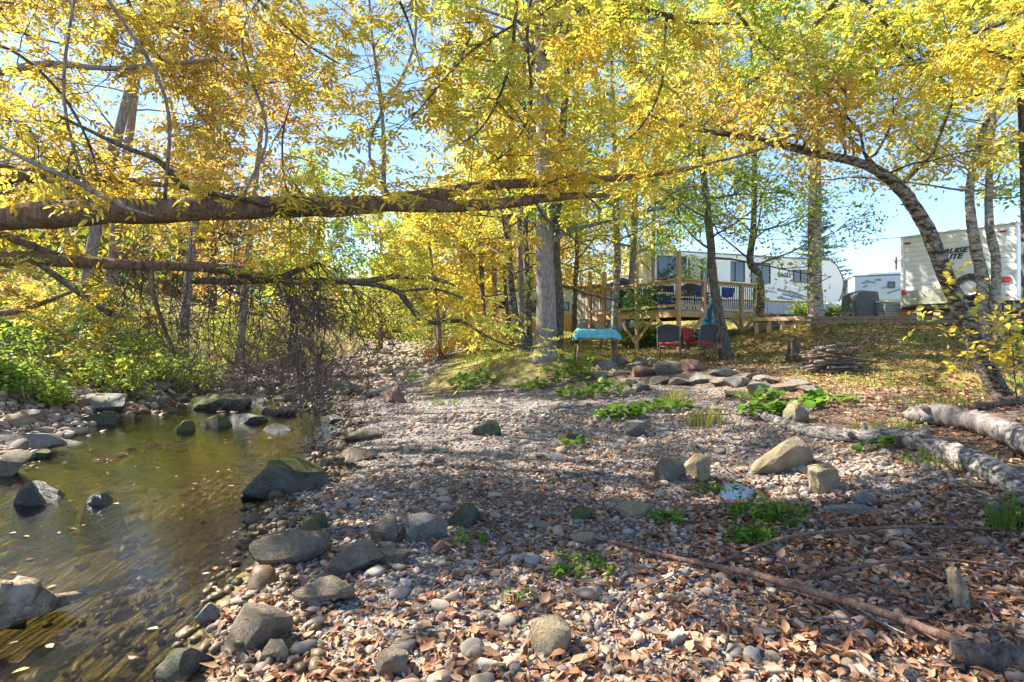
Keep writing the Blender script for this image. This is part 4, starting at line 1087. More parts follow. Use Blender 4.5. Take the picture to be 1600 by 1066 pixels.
# ------------------------------------------------------------------ trees of the left bank and behind
def bank_tree(name, label, x, y, h, r, bark, leafm, seed, reach, limbs=22, lean=(0, 0), size=.14, group=None, tint=(0, 1), t0=.22, **kw):
    z = Hs(x, y)
    pts = [(x, y, z - .05), (x + lean[0] * .2, y + lean[1] * .2, z + h * .25), (x + lean[0] * .5, y + lean[1] * .5, z + h * .5), (x + lean[0] * .8, y + lean[1] * .8, z + h * .78), (x + lean[0], y + lean[1], z + h)]
    return make_tree(name, label, pts, [r, r * .85, r * .7, r * .45, r * .15], bark, leafm, seed, limbs=limbs, t0=t0, reach=reach, size=size, group=group, tint=tint, **kw)
LB = 'autumn trees on the left bank'
for a in [
    ('orange_maple', 'orange maple leaning toward the blue gap of sky', -9.6, 20, 11.5, .15, 'bark_grey', 'leaf_orange', 81, 2.7, (1.0, 0)),
    ('orange_maple', 'tall orange maple with grey trunk above the leaning ash', -13.5, 19, 12, .2, 'bark_grey', 'leaf_orange', 82, 3.6, (1.4, 0)),
    ('yellow_maple', 'yellow maple on the slope behind the upper ash limb', -15, 14, 10, .16, 'bark_dark', 'leaf_yellow', 83, 3.4, (.6, 0)),
    ('yellow_maple', 'wide yellow maple overhanging the dark bushes', -12.2, 11.5, 13, .16, 'bark_dark', 'leaf_yellow', 84, 4.0, (1.6, 0)),  # height and reach enlarged so its crown shades the gravel bar
    ('tall_ash', 'tall yellow ash rising from the bank above the ledge rocks', -10.9, 9.4, 13, .15, 'bark_grey', 'leaf_yellow', 95, 3.6, (2.6, 1.0)),  # the three tall ashes are added to keep sun off the gravel bar
    ('tall_ash', 'tall yellow ash standing above the green bushes of the bank', -10.6, 13.8, 13.5, .15, 'bark_grey', 'leaf_yellow', 96, 3.6, (2.6, 0)),
    ('tall_ash', 'tall gold ash at the creek bend under the orange maple', -10.0, 17.2, 12.5, .14, 'bark_grey', 'leaf_gold', 97, 3.2, (1.4, 0)),
    ('orange_maple', 'rusty maple high on the left slope', -19, 19, 11, .18, 'bark_grey', 'leaf_orange', 85, 3.8, (0, 0)),
    ('green_maple', 'green yellow maple at the far end of the left bank', -9.2, 26, 8, .12, 'bark_dark', 'leaf_lime', 86, 3.0, (.5, 0)),
    ('yellow_maple', 'yellow maple closing the view up the creek', -4.8, 36, 9, .16, 'bark_dark', 'leaf_yellow', 87, 3.8, (0, 0)),
    ('yellow_maple', 'bright yellow maple over the far gravel', -2.4, 29, 8, .14, 'bark_dark', 'leaf_yellow', 88, 3.3, (-.3, 0)),
    ('yellow_maple', 'low spreading yellow maple beside the white trailer', -3.0, 24, 6.5, .11, 'bark_grey', 'leaf_yellow', 89, 2.8, (-.6, 0)),
    ('green_maple', 'lime maple at the far left creek bend', -7.4, 32, 8, .13, 'bark_dark', 'leaf_lime', 90, 3.2, (0, 0)),
    ('green_maple', 'lime maple behind the small beige trailer', 2.6, 32, 12, .15, 'bark_grey', 'leaf_lime', 91, 3.6, (0, 0)),
    ('yellow_maple', 'tall yellow maple behind the big maple', 1.0, 30, 13, .16, 'bark_grey', 'leaf_yellow', 92, 3.6, (0, 0)),
    ('orange_maple', 'orange maple peeking over the deck chairs', 4.6, 38, 9, .16, 'bark_grey', 'leaf_orange', 93, 3.4, (0, 0)),
    ('green_maple', 'slim green maple beyond the deck roofline', 6.4, 26, 12, .11, 'bark_grey', 'leaf_lime', 94, 2.6, (.3, 0)),
]:
    nm, lab, x, y, h, r, bk, lf, sd_, rc, ln = a
    bank_tree(nm, lab, x, y, h, r, bk, lf, sd_, rc, lean=ln, group=LB if x < -8 else 'autumn trees behind the bank', limbs=15 if nm == 'tall_ash' else 17 if x < -11 else 26, sprays=5 if x < -10.4 else 6, nleaf=9, t0=.5 if nm == 'tall_ash' else .22, size=.15 if y > 22 else .13)

# evergreen behind the trailers and one on the left slope
def spruce(label, x, y, h, seed, rad):
    rng = np.random.default_rng(seed)
    z = Hs(x, y)
    r_ = empty('spruce_tree', (x, y, z)); tag(r_, label, 'tree', 'spruces')
    o_ = np.array([x, y, z])
    mb = MB(); mb.tube([(x, y, z - .1), (x, y, z + h * .5), (x, y, z + h)], [h * .014, h * .009, .01], 7); mb.build('trunk', 'bark_dark', r_, o_, True)
    w, lv = MB(), MB()
    for k in range(90):
        t = rng.uniform(.12, .99)
        L = rad * (1.02 - t) * rng.uniform(.7, 1.15) + .15
        a = rng.uniform(0, 6.28)
        p0 = np.array([x, y, z + h * t])
        d = np.array([math.cos(a), math.sin(a), -.12 + .3 * t])
        br = np.array([p0 + d * L * s + np.array([0, 0, -.14 * L * s * (1 - s) * 2]) for s in np.linspace(0, 1, 5)])
        w.tube(br, np.linspace(.03, .008, 5), 3, cap=False)
        n_ = int(26 + L * 42)
        pos = np.array([along(br, u) for u in rng.uniform(.1, 1, n_)])
        dd = unit(np.tile(d, (n_, 1)) * .7 + rng.normal(size=(n_, 3)) * np.array([.7, .7, .45]))
        leaf_cloud(lv, pos, dd, rand_dirs(n_, rng, .8), rng.uniform(.16, .32, n_), .22, .1, .1, rng.random(n_), False, rng)
    tag(w.build('branch_work', 'bark_dark', r_, o_, True), kind='stuff')
    lv.build('crown', 'needle', r_, o_, False, True)
spruce('dark green spruce behind the long white camper', 21.5, 40, 9.5, 201, 2.6)
spruce('smaller blue green spruce next to the long camper nose', 23.6, 44, 8.4, 202, 2.2)
spruce('green hemlock among the orange maples on the left slope', -12.6, 24, 11, 203, 3.0)

# bushes
def bush(label, x, y, w, h, leafm, seed, n=60, size=.09, tint=(0, 1), group=None, name='leafy_bush', nleaf=7, fine=False):
    rng = np.random.default_rng(seed)
    z = Hs(x, y)
    r_ = empty(name, (x, y, z)); tag(r_, label, 'bush', group)
    o_ = np.array([x, y, z]); wd, lv = MB(), MB()
    for k in range(n):
        a = rng.uniform(0, 6.28); rr = math.sqrt(rng.random()) * .5
        p = np.array([x + math.cos(a) * rr * w * .7, y + math.sin(a) * rr * w * .5, 0]); p[2] = Hs(p[0], p[1])
        d = unit(np.array([math.cos(a) * rr * 1.6, math.sin(a) * rr * 1.6, 1.0 + rng.random()]))
        spray(wd, lv, p, d, h * rng.uniform(.6, 1.1), rng, .007, 6, nleaf, size, 0, .08, fine, False, .75, np.clip(rng.uniform(*tint), 0, 1), .25, 1.0, .35)
    tag(wd.build('stem_work', 'twig_dark', r_, o_, True), kind='stuff')
    lv.build('foliage', leafm, r_, o_, False, True)
BG = 'bushes on the left bank'
for k, (lab, x, y, w, h, lf, tt) in enumerate([
    ('bright green bush above the pale slab on the far shore', -9.4, 13.0, 2.6, 1.2, 'leaf_lime', (.2, .9)), ('lime bush on the slope above the ledge rocks', -10.6, 10.6, 2.8, 1.2, 'leaf_lime', (.3, 1)), ('low lime bush at the far bend of the pool', -10.0, 16.5, 3.0, 1.3, 'leaf_lime', (.3, .9)),
    ('green bush higher on the slope under the dead limb', -12.0, 13.4, 2.8, 1.3, 'leaf_green', (0, .7)), ('yellow green bush beside the creek bend', -10.3, 20.5, 3.2, 1.6, 'leaf_lime', (.1, .7)), ('green bush in front of the far maples', -9.0, 24, 3.0, 1.6, 'leaf_lime', (.2, .9)),
    ('rusty leafed bush on the upper slope', -13.5, 15.5, 3, 1.4, 'leaf_orange', (.2, .9)), ('yellow bush at the top of the slope', -14.5, 12, 3, 1.6, 'leaf_yellow', (.2, 1)), ('tall lime bush in the gap below the dead limb', -11.2, 15.8, 2.6, 1.5, 'leaf_lime', (.2, .8)), ('sunlit green bush on the slope over the creek bend', -12.4, 18.6, 3.4, 1.6, 'leaf_lime', (.0, .6)), ('yellow lime bush behind the bare brush', -10.8, 23, 3.4, 1.8, 'leaf_lime', (0, .6)), ('pale green bush beside the water under the low trunk', -8.8, 15.2, 2.0, .9, 'leaf_lime', (.3, .9)), ('green bush covering the slope beside the rusty bush', -14.6, 19, 3.6, 1.8, 'leaf_lime', (.2, .9)), ('yellow bush behind the far bend', -12.6, 28, 4.5, 2.4, 'leaf_yellow', (.3, 1)),
    ('small green bush hugging the shore rocks', -9.0, 10.6, 1.6, .6, 'leaf_green', (0, .5))]):
    bush(lab, x, y, w, h, lf, 120 + k, 48, .10, tt, BG)
MB_ = 'bushes at the far end of the gravel'
for k, (lab, x, y, w, h, lf, tt) in enumerate([
    ('orange and yellow bush between the clump and the white trailer', -.5, 20.5, 1.7, 1.8, 'leaf_gold', (.2, 1)), ('green bush at the far gravel end', -4.2, 31, 3.2, 1.8, 'leaf_lime', (.1, .8)), ('yellow bush on the far bank beside the slender trees', -2.0, 26, 2.6, 1.7, 'leaf_yellow', (.2, 1)),
    ('rusty low bush on the far grassy bank', -2.6, 23.6, 2.2, 1.0, 'leaf_orange', (0, .8)), ('green bush under the deck', 4.6, 20.5, 1.3, .8, 'leaf_green', (.1, .8)), ('lime bush beside the solar panel', 11.0, 21.5, .9, .7, 'leaf_lime', (.3, .9)), ('green bush left of the covered grill', 11.3, 20.0, 1.0, .5, 'leaf_green', (0, .7)), ('yellow green bush closing the creek view', -6.2, 38, 4.5, 2.6, 'leaf_lime', (0, .8))]):
    bush(lab, x, y, w, h, lf, 140 + k, 30, .10, tt, MB_)

# far wood that reads as one mass
def far_wood():
    rng = np.random.default_rng(9)
    lv = MB()
    cl = []
    for k in range(240):
        x = rng.uniform(-62, 14); y = rng.uniform(42, 66)
        cl.append((x, y, Hs(x, y), rng.uniform(5, 13) * (.45 if (x > 2 or -.36 < x / y < -.22) else 1.0)))
    for k in range(90):
        x = rng.uniform(-44, -19); y = rng.uniform(10, 42)
        cl.append((x, y, Hs(x, y), rng.uniform(2, 4.5)))
    for k in range(70):
        x = rng.uniform(14, 75); y = rng.uniform(60, 80)
        cl.append((x, y, Hs(x, y), rng.uniform(2, 3.6)))
    for x, y, z, h in cl:
        n_ = 190
        g = rng.normal(size=(16, 3)) * np.array([1.6, 1.6, h * .3]) + np.array([x, y, z + h * .55])
        pos = g[rng.integers(0, 16, n_)] + rng.normal(size=(n_, 3)) * .55
        pos = pos[pos[:, 2] > H(pos[:, 0], pos[:, 1])]
        n_ = len(pos)
        leaf_cloud(lv, pos, rand_dirs(n_, rng), rand_dirs(n_, rng, .7), rng.uniform(.38, .68, n_), .8, .2, .1, np.clip(rng.random() + rng.normal(size=n_) * .15, 0, 1), False, rng)
    leaf_mat('leaf_far', [(0.0, (0.42, 0.20, 0.07)), (0.3, (0.55, 0.38, 0.06)), (0.6, (0.36, 0.36, 0.05)), (1.0, (0.16, 0.24, 0.05))], .45)
    o = lv.build('far_woods', 'leaf_far', None, (0, 0, 0), False, True)
    tag(o, 'distant autumn wood behind the creek and on the slope', None, kind='stuff')
far_wood()

# ------------------------------------------------------------------ built things: frames of reference
def local(root_o, rz, px, Y=None, off=0.0):
    """how far along a wall (from its origin, heading rz) the sight line of a pixel column meets it"""
    ox, oy = root_o[0], root_o[1]
    c, s = math.cos(rz), math.sin(rz)
    ox -= off * -s * -1; oy += 0
    k = (px - 800.0) / F
    return (k * oy - ox) / (c - k * s)

def zat(py, Y, z0):
    return EYE + (533.0 - py) / F * Y - z0

def text(name, body, size, mat, parent, loc, rot, align='LEFT', shear=0.0, scale=(1, 1, 1)):
    cu = bpy.data.curves.new(name, 'FONT')
    cu.body = body; cu.size = size; cu.extrude = 0.004; cu.offset = size * .045; cu.resolution_u = 3; cu.shear = shear; cu.align_x = align
    cu.materials.append(MATS[mat])
    tmp = bpy.data.objects.new('tmp', cu); COL.objects.link(tmp)
    bpy.context.view_layer.update()
    me = bpy.data.meshes.new_from_object(tmp.evaluated_get(bpy.context.evaluated_depsgraph_get()))
    bpy.data.objects.remove(tmp); me.name = name
    o = bpy.data.objects.new(name, me); COL.objects.link(o)
    o.parent = parent; o.location = loc; o.rotation_euler = rot; o.scale = scale
    return o

def window(parent, x0, x1, z0, z1, y=-.02, blind=False, split=None, frame='decal_dark'):
    """window on a wall facing local -y"""
    w = MB()
    t = .035
    for (a, b, c, d) in ((x0 - t, x1 + t, z1, z1 + t), (x0 - t, x1 + t, z0 - t, z0), (x0 - t, x0, z0, z1), (x1, x1 + t, z0, z1)):
        w.box(((a + b) / 2, y - .01, (c + d) / 2), (b - a, .05, d - c))
    if split: w.box((x0 + (x1 - x0) * split, y - .012, (z0 + z1) / 2), (.03, .045, z1 - z0))
    f = w.build('window', frame, parent)
    MB().box(((x0 + x1) / 2, y + .004, (z0 + z1) / 2), (x1 - x0, .012, z1 - z0)).build('pane', 'window_blind' if blind else 'dark_glass', f)
    return f

def ring_profile(w, h, r, n=5, corners=(1, 1, 1, 1)):
    """rounded rectangle outline 0..w, 0..h"""
    out = []
    for (cx, cz, a0, on) in ((w - r, r, -90, corners[0]), (w - r, h - r, 0, corners[1]), (r, h - r, 90, corners[2]), (r, r, 180, corners[3])):
        if on:
            for k in range(n + 1):
                a = math.radians(a0 + 90 * k / n); out.append((cx + r * math.cos(a), cz + r * math.sin(a)))
        else:
            out.append((w if cx > w / 2 else 0, h if cz > h / 2 else 0))
    return out

def wheel(parent, x, y, z, r=.36, w=.22):
    t = MB()
    prof = [(r * .62, -w / 2), (r * .93, -w / 2), (r, -w * .3), (r, w * .3), (r * .93, w / 2), (r * .62, w / 2), (r * .62, -w / 2)]
    t.lathe(prof, n=24)
    V = np.vstack(t.v); V = np.stack([V[:, 0], V[:, 2], V[:, 1]], -1) + np.array([x, y, z]); t.v = [V]
    o = t.build('wheel', 'tyre_rubber', parent, smooth=True)
    q = MB(); q.lathe([(0.001, -.3 * w), (r * .35, -.32 * w), (r * .6, -.2 * w), (r * .62, -w * .48)], n=20)
    V = np.vstack(q.v); V = np.stack([V[:, 0], V[:, 2], V[:, 1]], -1) + np.array([x, y, z]); q.v = [V]
    q.build('rim', 'steel', o, smooth=True)
    return o

# ------------------------------------------------------------------ long white camper behind the deck
EO = np.array([6.2, 27.0]); EZ = Hs(9, 28.2) - .02; ER = math.atan2(4, 12)
eagle = empty('camper_trailer', (EO[0], EO[1], EZ), ER)
tag(eagle, 'long white fifth wheel camper lettered EAGLE behind the wooden deck', 'camper')
def ex(px): return local(EO, ER, px)
def eY(x): return EO[1] + x * math.sin(ER)
def ez(px, py):
    x = ex(px); return zat(py, eY(x), EZ)
L_ = ex(1318); top = ez(1250, 405); bot = ez(1250, 471)
prof = [(0, bot), (L_ - 1.0, bot), (L_ - .35, bot + .05), (L_ - .1, bot + .5), (L_, bot + 1.1), (L_ - .12, top - .75), (L_ - .5, top - .2), (L_ - .9, top), (0, top)]
MB().prism(prof, 0, 2.45).build('body', 'rv_white', eagle)
MB().box((L_ / 2 - .5, 1.22, top + .035), (L_ - .9, 2.52, .07)).build('roof_trim', 'roof_trim', eagle)
MB().box((ex(1206), -.06, top - .06), (.9, .14, .08)).build('awning_bracket', 'roof_trim', eagle)
for k in range(11):
    a = k * (L_ - .8) / 11
    MB().box((a + (L_ - .8) / 22, .12, (bot - .3) / 2 - .1), ((L_ - .8) / 11 - .02, .04, bot + .3)).build('skirt_panel', 'rv_grey', eagle)
cap = MB(); cap.tube([(L_ + .012 - .35, -.012, bot + .05), (L_ + .01 - .1, -.012, bot + .5), (L_ + .01, -.012, bot + 1.1), (L_ - .11, -.012, top - .75), (L_ - .49, -.012, top - .2), (L_ - .9, -.012, top)], .03, 6)
cap.build('nose_trim', 'roof_trim', eagle, smooth=True)
# slide-out with the large windows
sx0, sx1 = ex(1012), ex(1130)
MB().box(((sx0 + sx1) / 2, -.28, (bot + .1 + top - .12) / 2), (sx1 - sx0, .54, top - bot - .22), ch=.02).build('slide_out', 'rv_panel', eagle)
window(eagle, ex(1018), ex(1060), ez(1040, 440), ez(1040, 404), -.57)
window(eagle, ex(1066), ex(1083), ez(1075, 440), ez(1075, 408), -.57, blind=True)
window(eagle, ex(1086), ex(1094), ez(1090, 441), ez(1090, 408), -.57)
window(eagle, ex(1134), ex(1162), ez(1150, 439), ez(1150, 410), -.02, split=.5)
window(eagle, ex(1174), ex(1202), ez(1190, 442), ez(1190, 412), -.02)
window(eagle, ex(1240), ex(1261), ez(1250, 441), ez(1250, 423), -.02, split=.5)
text('lettering', 'EAGLE', .29, 'decal_dark', eagle, (ex(1215.5), -.012, ez(1223, 433)), (math.pi / 2, 0, 0), shear=.15, scale=(1.0, 1, 1))
def swoosh(a, b, c, w0=.12):
    pts = [(ex(p), ez(p, q)) for p, q in (a, b, c)]
    n = len(pts); mb = MB()
    up_ = [(x, z + w0 * (k != n - 1) * .6 + .012) for k, (x, z) in enumerate(pts)]; dn = [(x, z - w0 * (k != 0) * .2 - .01) for k, (x, z) in enumerate(pts)]
    V = [(x, -.008, z) for x, z in up_] + [(x, -.008, z) for x, z in dn]
    mb.add(V, [(k, n + k, n + k + 1, k + 1) for k in range(n - 1)]); mb.build('stripe', 'decal_grey', eagle)
swoosh((1180, 458), (1190, 464), (1203, 470), .3); swoosh((1214, 454), (1240, 459), (1264, 465), .16); swoosh((1222, 461), (1250, 466), (1264, 470), .16); swoosh((1214, 466), (1224, 467), (1236, 468), .12); swoosh((1236, 420), (1250, 418), (1264, 417), .06); swoosh((1192, 454), (1204, 456), (1214, 458), .06)

# ------------------------------------------------------------------ cargo-height travel trailer seen from behind
CO = np.array([12.07, 17.6]); CE = np.array([13.6, 15.3])
CR = math.atan2(CE[1] - CO[1], CE[0] - CO[0]); CW = float(np.hypot(*(CE - CO)))
CZ = 2.0
lite = empty('travel_trailer', (CO[0], CO[1], CZ), CR)
tag(lite, 'white travel trailer lettered CRUISE LITE with a spare wheel on its rear', 'trailer')
c0z, c1z = .50, 2.57; CL = 6.0
cuts = np.linspace(c0z, c1z, 15)
for k in range(14):
    a, b = cuts[k], cuts[k + 1]
    MB().box((CW / 2, .03, (a + b) / 2), (CW - .1, .05, b - a - .006), ch=.003).build('siding_panel', 'rv_panel', lite)
MB().box((CW / 2, CL / 2 + .06, (c0z + c1z) / 2), (CW, CL, c1z - c0z - .004)).build('body', 'rv_white', lite)
MB().box((CW / 2, CL / 2, c1z + .03), (CW + .06, CL + .1, .06), ch=.02).build('roof', 'rv_panel', lite)
for x in (.02, CW - .02):
    MB().box((x, .02, (c0z + c1z) / 2), (.075, .11, c1z - c0z), ch=.015).build('corner_trim', 'rv_white', lite)
MB().box((CW * .235, -.03, c0z + .22), (CW * .45, .06, .44), ch=.01).build('rock_guard', 'aluminium_tread', lite)
for x in (.16, CW - .30):
    MB().box((x, -.012, c1z - .17), (.16, .04, .055), ch=.01).build('marker_light', 'tail_red', lite)
MB().box((CW - .34, -.015, c0z + .58), (.40, .05, .15), ch=.015).build('tail_light', 'tail_red', lite)
MB().box((.08, -.07, c0z + .40), (.1, .05, .14), ch=.01).build('tail_light', 'tail_red', lite)
MB().box((CW / 2, -.06, c0z - .1), (CW - .1, .12, .12)).build('bumper', 'black_metal', lite)
MB().box((CW / 2, CL / 2, c0z - .09), (CW - .5, CL - .4, .14)).build('chassis', 'black_metal', lite)
wheel(lite, CW * .655, -.20, c0z + .42, .38, .24)
MB().box((CW * .655, -.04, c0z + .42), (.1, .12, .1)).build('wheel_bracket', 'black_metal', lite)
for y in (2.9, 3.8):
    for x in (.25, CW - .25):
        t = MB(); t.lathe([(.2, -.1), (.32, -.1), (.34, 0), (.32, .1), (.2, .1)], n=18); V = np.vstack(t.v); t.v = [np.stack([V[:, 2], V[:, 0], V[:, 1]], -1) + np.array([x, y, .34])]; t.build('wheel', 'tyre_rubber', lite, smooth=True)
for x in (.5, 1.0, CW - .5):
    MB().box((x, .5, .18), (.22, .25, .40)).build('support_block', 'old_timber', lite)
text('lettering', 'CRUISE', .20, 'decal_dark', lite, (CW * .33, -.004, c1z - .62), (math.pi / 2, 0, 0), shear=.35, scale=(1.15, 1, 1))
text('lettering', 'LITE', .20, 'decal_dark', lite, (CW * .40, -.004, c1z - .79), (math.pi / 2, 0, 0), shear=.35, scale=(1.15, 1, 1))
MB().box((CW + .012, 1.6, c0z + .8), (.02, .9, .05)).build('stripe', 'decal_grey', lite)

# ------------------------------------------------------------------ further trailers
def simple_trailer(label, px0, px1, Y0_, Y1_, pyt, pyb, depth, mat, name='travel_trailer', skirt=True, rib=0):
    a = Pw(px0, 533, Y0_)[:2]; b = Pw(px1, 533, Y1_)[:2]
    rz = math.atan2(b[1] - a[1], b[0] - a[0]); L = float(np.hypot(*(b - a)))
    z0 = Hs(*(a + b) / 2)
    zt, zb = zat(pyt, Y0_, z0), zat(pyb, Y0_, z0)
    r_ = empty(name, (a[0], a[1], z0), rz); tag(r_, label, 'trailer')
    MB().box((L / 2, depth / 2, (zt + zb) / 2), (L, depth, zt - zb), ch=.05).build('body', mat, r_)
    MB().box((L / 2, depth / 2, zt + .025), (L + .06, depth + .06, .05)).build('roof_trim', 'roof_trim', r_)
    if skirt: MB().box((L / 2, depth / 2 + .1, zb / 2 - .15), (L - .1, depth - .1, zb + .3)).build('skirt', 'rv_grey', r_)
    if rib:
        for k in range(rib):
            MB().box((L * (k + .5) / rib, -.012, (zt + zb) / 2), (L / rib - .03, .03, zt - zb - .04)).build('siding_panel', mat, r_)
    return r_, (a, rz, L, z0, zt, zb)
r_, q = simple_trailer('pale blue white trailer with one small square window behind the covered grill', 1334, 1500, 33, 31, 432, 470, 2.4, 'rv_blue')
fx = lambda px: local(q[0], q[1], px)
window(r_, fx(1388), fx(1397), zat(450, 32.5, q[3]), zat(442, 32.5, q[3]))
for k, px in enumerate((1372, 1402)):
    MB().box((fx(px), .8, q[4] + .18), (1.0, .6, .28), ch=.08).build('roof_vent', 'rv_white', r_)
MB().box((fx(1372), -.02, zat(436, 32, q[3])), (.3, .03, .12)).build('vent_cover', 'decal_grey', r_)
for (a, b, c, d) in ((1346, 442, 1358, 440), (1352, 438, 1368, 442), (1386, 459, 1407, 453), (1348, 448, 1356, 446), (1378, 451, 1386, 449)):
    p, w = fx(a), fx(c)
    MB().bar((p, -.012, zat(b, 32.5, q[3])), (w, -.012, zat(d, 32.5, q[3])), .012, .09).build('stripe', 'decal_grey', r_)
r_, q = simple_trailer('small blue trailer with a brown canopy beyond the long camper', 1296, 1336, 40, 39, 442, 480, 2.4, 'rv_blue')
fx = lambda px: local(q[0], q[1], px)
window(r_, fx(1299), fx(1302), zat(457, 39.8, q[3]), zat(452, 39.8, q[3])); window(r_, fx(1312), fx(1320), zat(459, 39.5, q[3]), zat(451, 39.5, q[3]))
MB().bar((fx(1306), -.6, zat(450, 39, q[3])), (fx(1334), -.6, zat(436, 39, q[3])), 1.6, .08).build('canopy', 'old_timber', r_)
r_, q = simple_trailer('small beige ribbed trailer left of the deck with dark lettering', 899, 945, 24.5, 23.4, 451, 500, 2.2, 'rv_beige', rib=9)
MB().box((q[2] / 2, 1.1, q[4] + .08), (q[2] + .3, 2.5, .06)).build('roof', 'plywood', r_)
for k, (w_, h_) in enumerate(((.09, .16), (.07, .13), (.10, .12), (.05, .17), (.08, .12), (.07, .15), (.09, .11))):
    MB().box((.42 + k * .13, -.035, q[4] - .34 + .01 * (k % 2)), (w_, .012, h_), ch=.003).build('decal_mark', 'decal_dark', r_)
sp_ = empty('spare_wheel', tuple(Pw(915, 498, 22.6))); tag(sp_, 'grey covered wheel leaning on the small beige trailer', 'wheel')
wz = Hs(sp_.location.x, sp_.location.y); sp_.location.z = wz
t = MB(); t.lathe([(.001, -.12), (.36, -.12), (.42, -.06), (.42, .06), (.36, .12), (.001, .12)], n=22); V = np.vstack(t.v); t.v = [np.stack([V[:, 0], V[:, 2], V[:, 1]], -1) + np.array([0, 0, .41])]
t.build('cover', 'bin_plastic', sp_, smooth=True)
r_, q = simple_trailer('white trailer with dark window and plywood base behind the old maple', 822, 902, 28, 27, 455, 498, 2.4, 'rv_blue')
fx = lambda px: local(q[0], q[1], px)
window(r_, fx(829), fx(842), zat(488, 28, q[3]), zat(470, 28, q[3])); window(r_, fx(872), fx(888), zat(485, 27.5, q[3]), zat(474, 27.5, q[3]))
MB().box((q[2] / 2, -.1, q[5] / 2 + .05), (q[2], .06, q[5] + .25)).build('plywood_base', 'plywood', r_)
r_, q = simple_trailer('long low white trailer seen between the slender trees', 694, 822, 33, 31.5, 458, 492, 2.4, 'rv_white')
fx = lambda px: local(q[0], q[1], px)
for a, b in ((705, 716), (730, 745), (780, 796)): window(r_, fx(a), fx(b), zat(482, 32.5, q[3]), zat(473, 32.5, q[3]))

# ------------------------------------------------------------------ deck
DC = np.array([5.42, 18.3]); dr = np.array([.87, .5]); dl = np.array([-.5, .87])
DR, DL = 3.6, 4.6
DZ = EYE + (533 - 483) / F * 18.3          # deck floor
deck = empty('wooden_deck', (DC[0], DC[1], Hs(*DC)))
tag(deck, 'raised timber deck with black balusters and braced posts', 'deck')
DO = np.array(deck.location)
def dp(a, b, z):
    """a metres along the right edge, b along the left edge"""
    p = DC + dr * a + dl * b
    return np.array([p[0], p[1], z])
def dbar(name, A, B, w, h, mat='lumber'):
    return MB().bar(A - DO, B - DO, w, h).build(name, mat, deck)
nb = 30
for k in range(nb):
    b = (k + .5) * DL / nb
    dbar('deck_board', dp(-.03, b, DZ - .015), dp(DR + .03, b, DZ - .015), DL / nb - .012, .034)
dbar('rim_joist', dp(0, -.04, DZ - .15), dp(DR, -.04, DZ - .15), .045, .2); dbar('rim_joist', dp(-.04, -.06, DZ - .15), dp(-.04, DL, DZ - .15), .045, .2)
for k in range(7):
    a = .3 + k * .5; dbar('joist', dp(a, .05, DZ - .14), dp(a, DL, DZ - .14), .04, .17, 'old_timber')
RH = .95
def dpost(a, b, z1, w=.11):
    p = dp(a, b, 0); zb = Hs(p[0], p[1]) - .1
    MB().box(np.array([p[0], p[1], (zb + z1) / 2]) - DO, (w, w, z1 - zb), math.atan2(dr[1], dr[0]), .006).build('post', 'lumber', deck)
tall = DZ + 1.85
posts_l = [0.0, 1.95, 3.75, DL]
for b, zt in zip(posts_l, (tall, tall - .12, tall - .25, tall - .2)): dpost(-.07, b, zt)
for a in (1.0, 2.85, DR): dpost(a, -.07, DZ + RH + (.02 if a > 1.5 else 0))
dpost(DR, DL, DZ + RH)
def rail(A, B, nbal):
    d = unit(B - A)
    up_ = np.array([0, 0, 1.0])
    dbar('top_rail', A + up_ * (DZ + RH), B + up_ * (DZ + RH), .13, .04); dbar('sub_rail', A + up_ * (DZ + RH - .07), B + up_ * (DZ + RH - .07), .04, .085); dbar('bottom_rail', A + up_ * (DZ + .12), B + up_ * (DZ + .12), .04, .085)
    me = None
    for k in range(nbal):
        p = A + (B - A) * ((k + .5) / nbal); p[2] = DZ + .5
        if me is None:
            bm_ = MB().box((0, 0, 0), (.02, .02, .72)); me = bm_.mesh('baluster')
        link_mesh('baluster', me, 'black_metal', deck, tuple(p - DO))
for b0, b1 in zip(posts_l[:-1], posts_l[1:]): rail(dp(-.07, b0 + .07, 0), dp(-.07, b1 - .07, 0), int((b1 - b0) / .115))
for a0, a1 in ((.0, 1.0), (1.0, 2.85), (2.85, DR)): rail(dp(a0 + .07, -.07, 0), dp(a1 - .07, -.07, 0), int((a1 - a0) / .115))
def brace(a0, b0, a1, b1, dz=.85):
    A = dp(a0, b0, DZ - .26 - dz); B = dp(a1, b1, DZ - .24); dbar('brace', A, B, .045, .10)
brace(-.13, .02, -.13, .95); brace(-.13, 1.95, -.13, 1.05); brace(-.13, 1.95, -.13, 2.8); brace(-.13, 3.75, -.13, 2.95); brace(.02, -.13, .9, -.13); brace(2.85, -.13, 2.3, -.13, .45); brace(2.85, -.13, 3.4, -.13, .45)
MB().bar(dp(-.3, 3.2, DZ - .25) - DO, dp(-.9, 3.0, Hs(*(dp(-.9, 3.0, 0)[:2]))) - DO, .05, .1).build('prop', 'old_timber', deck)

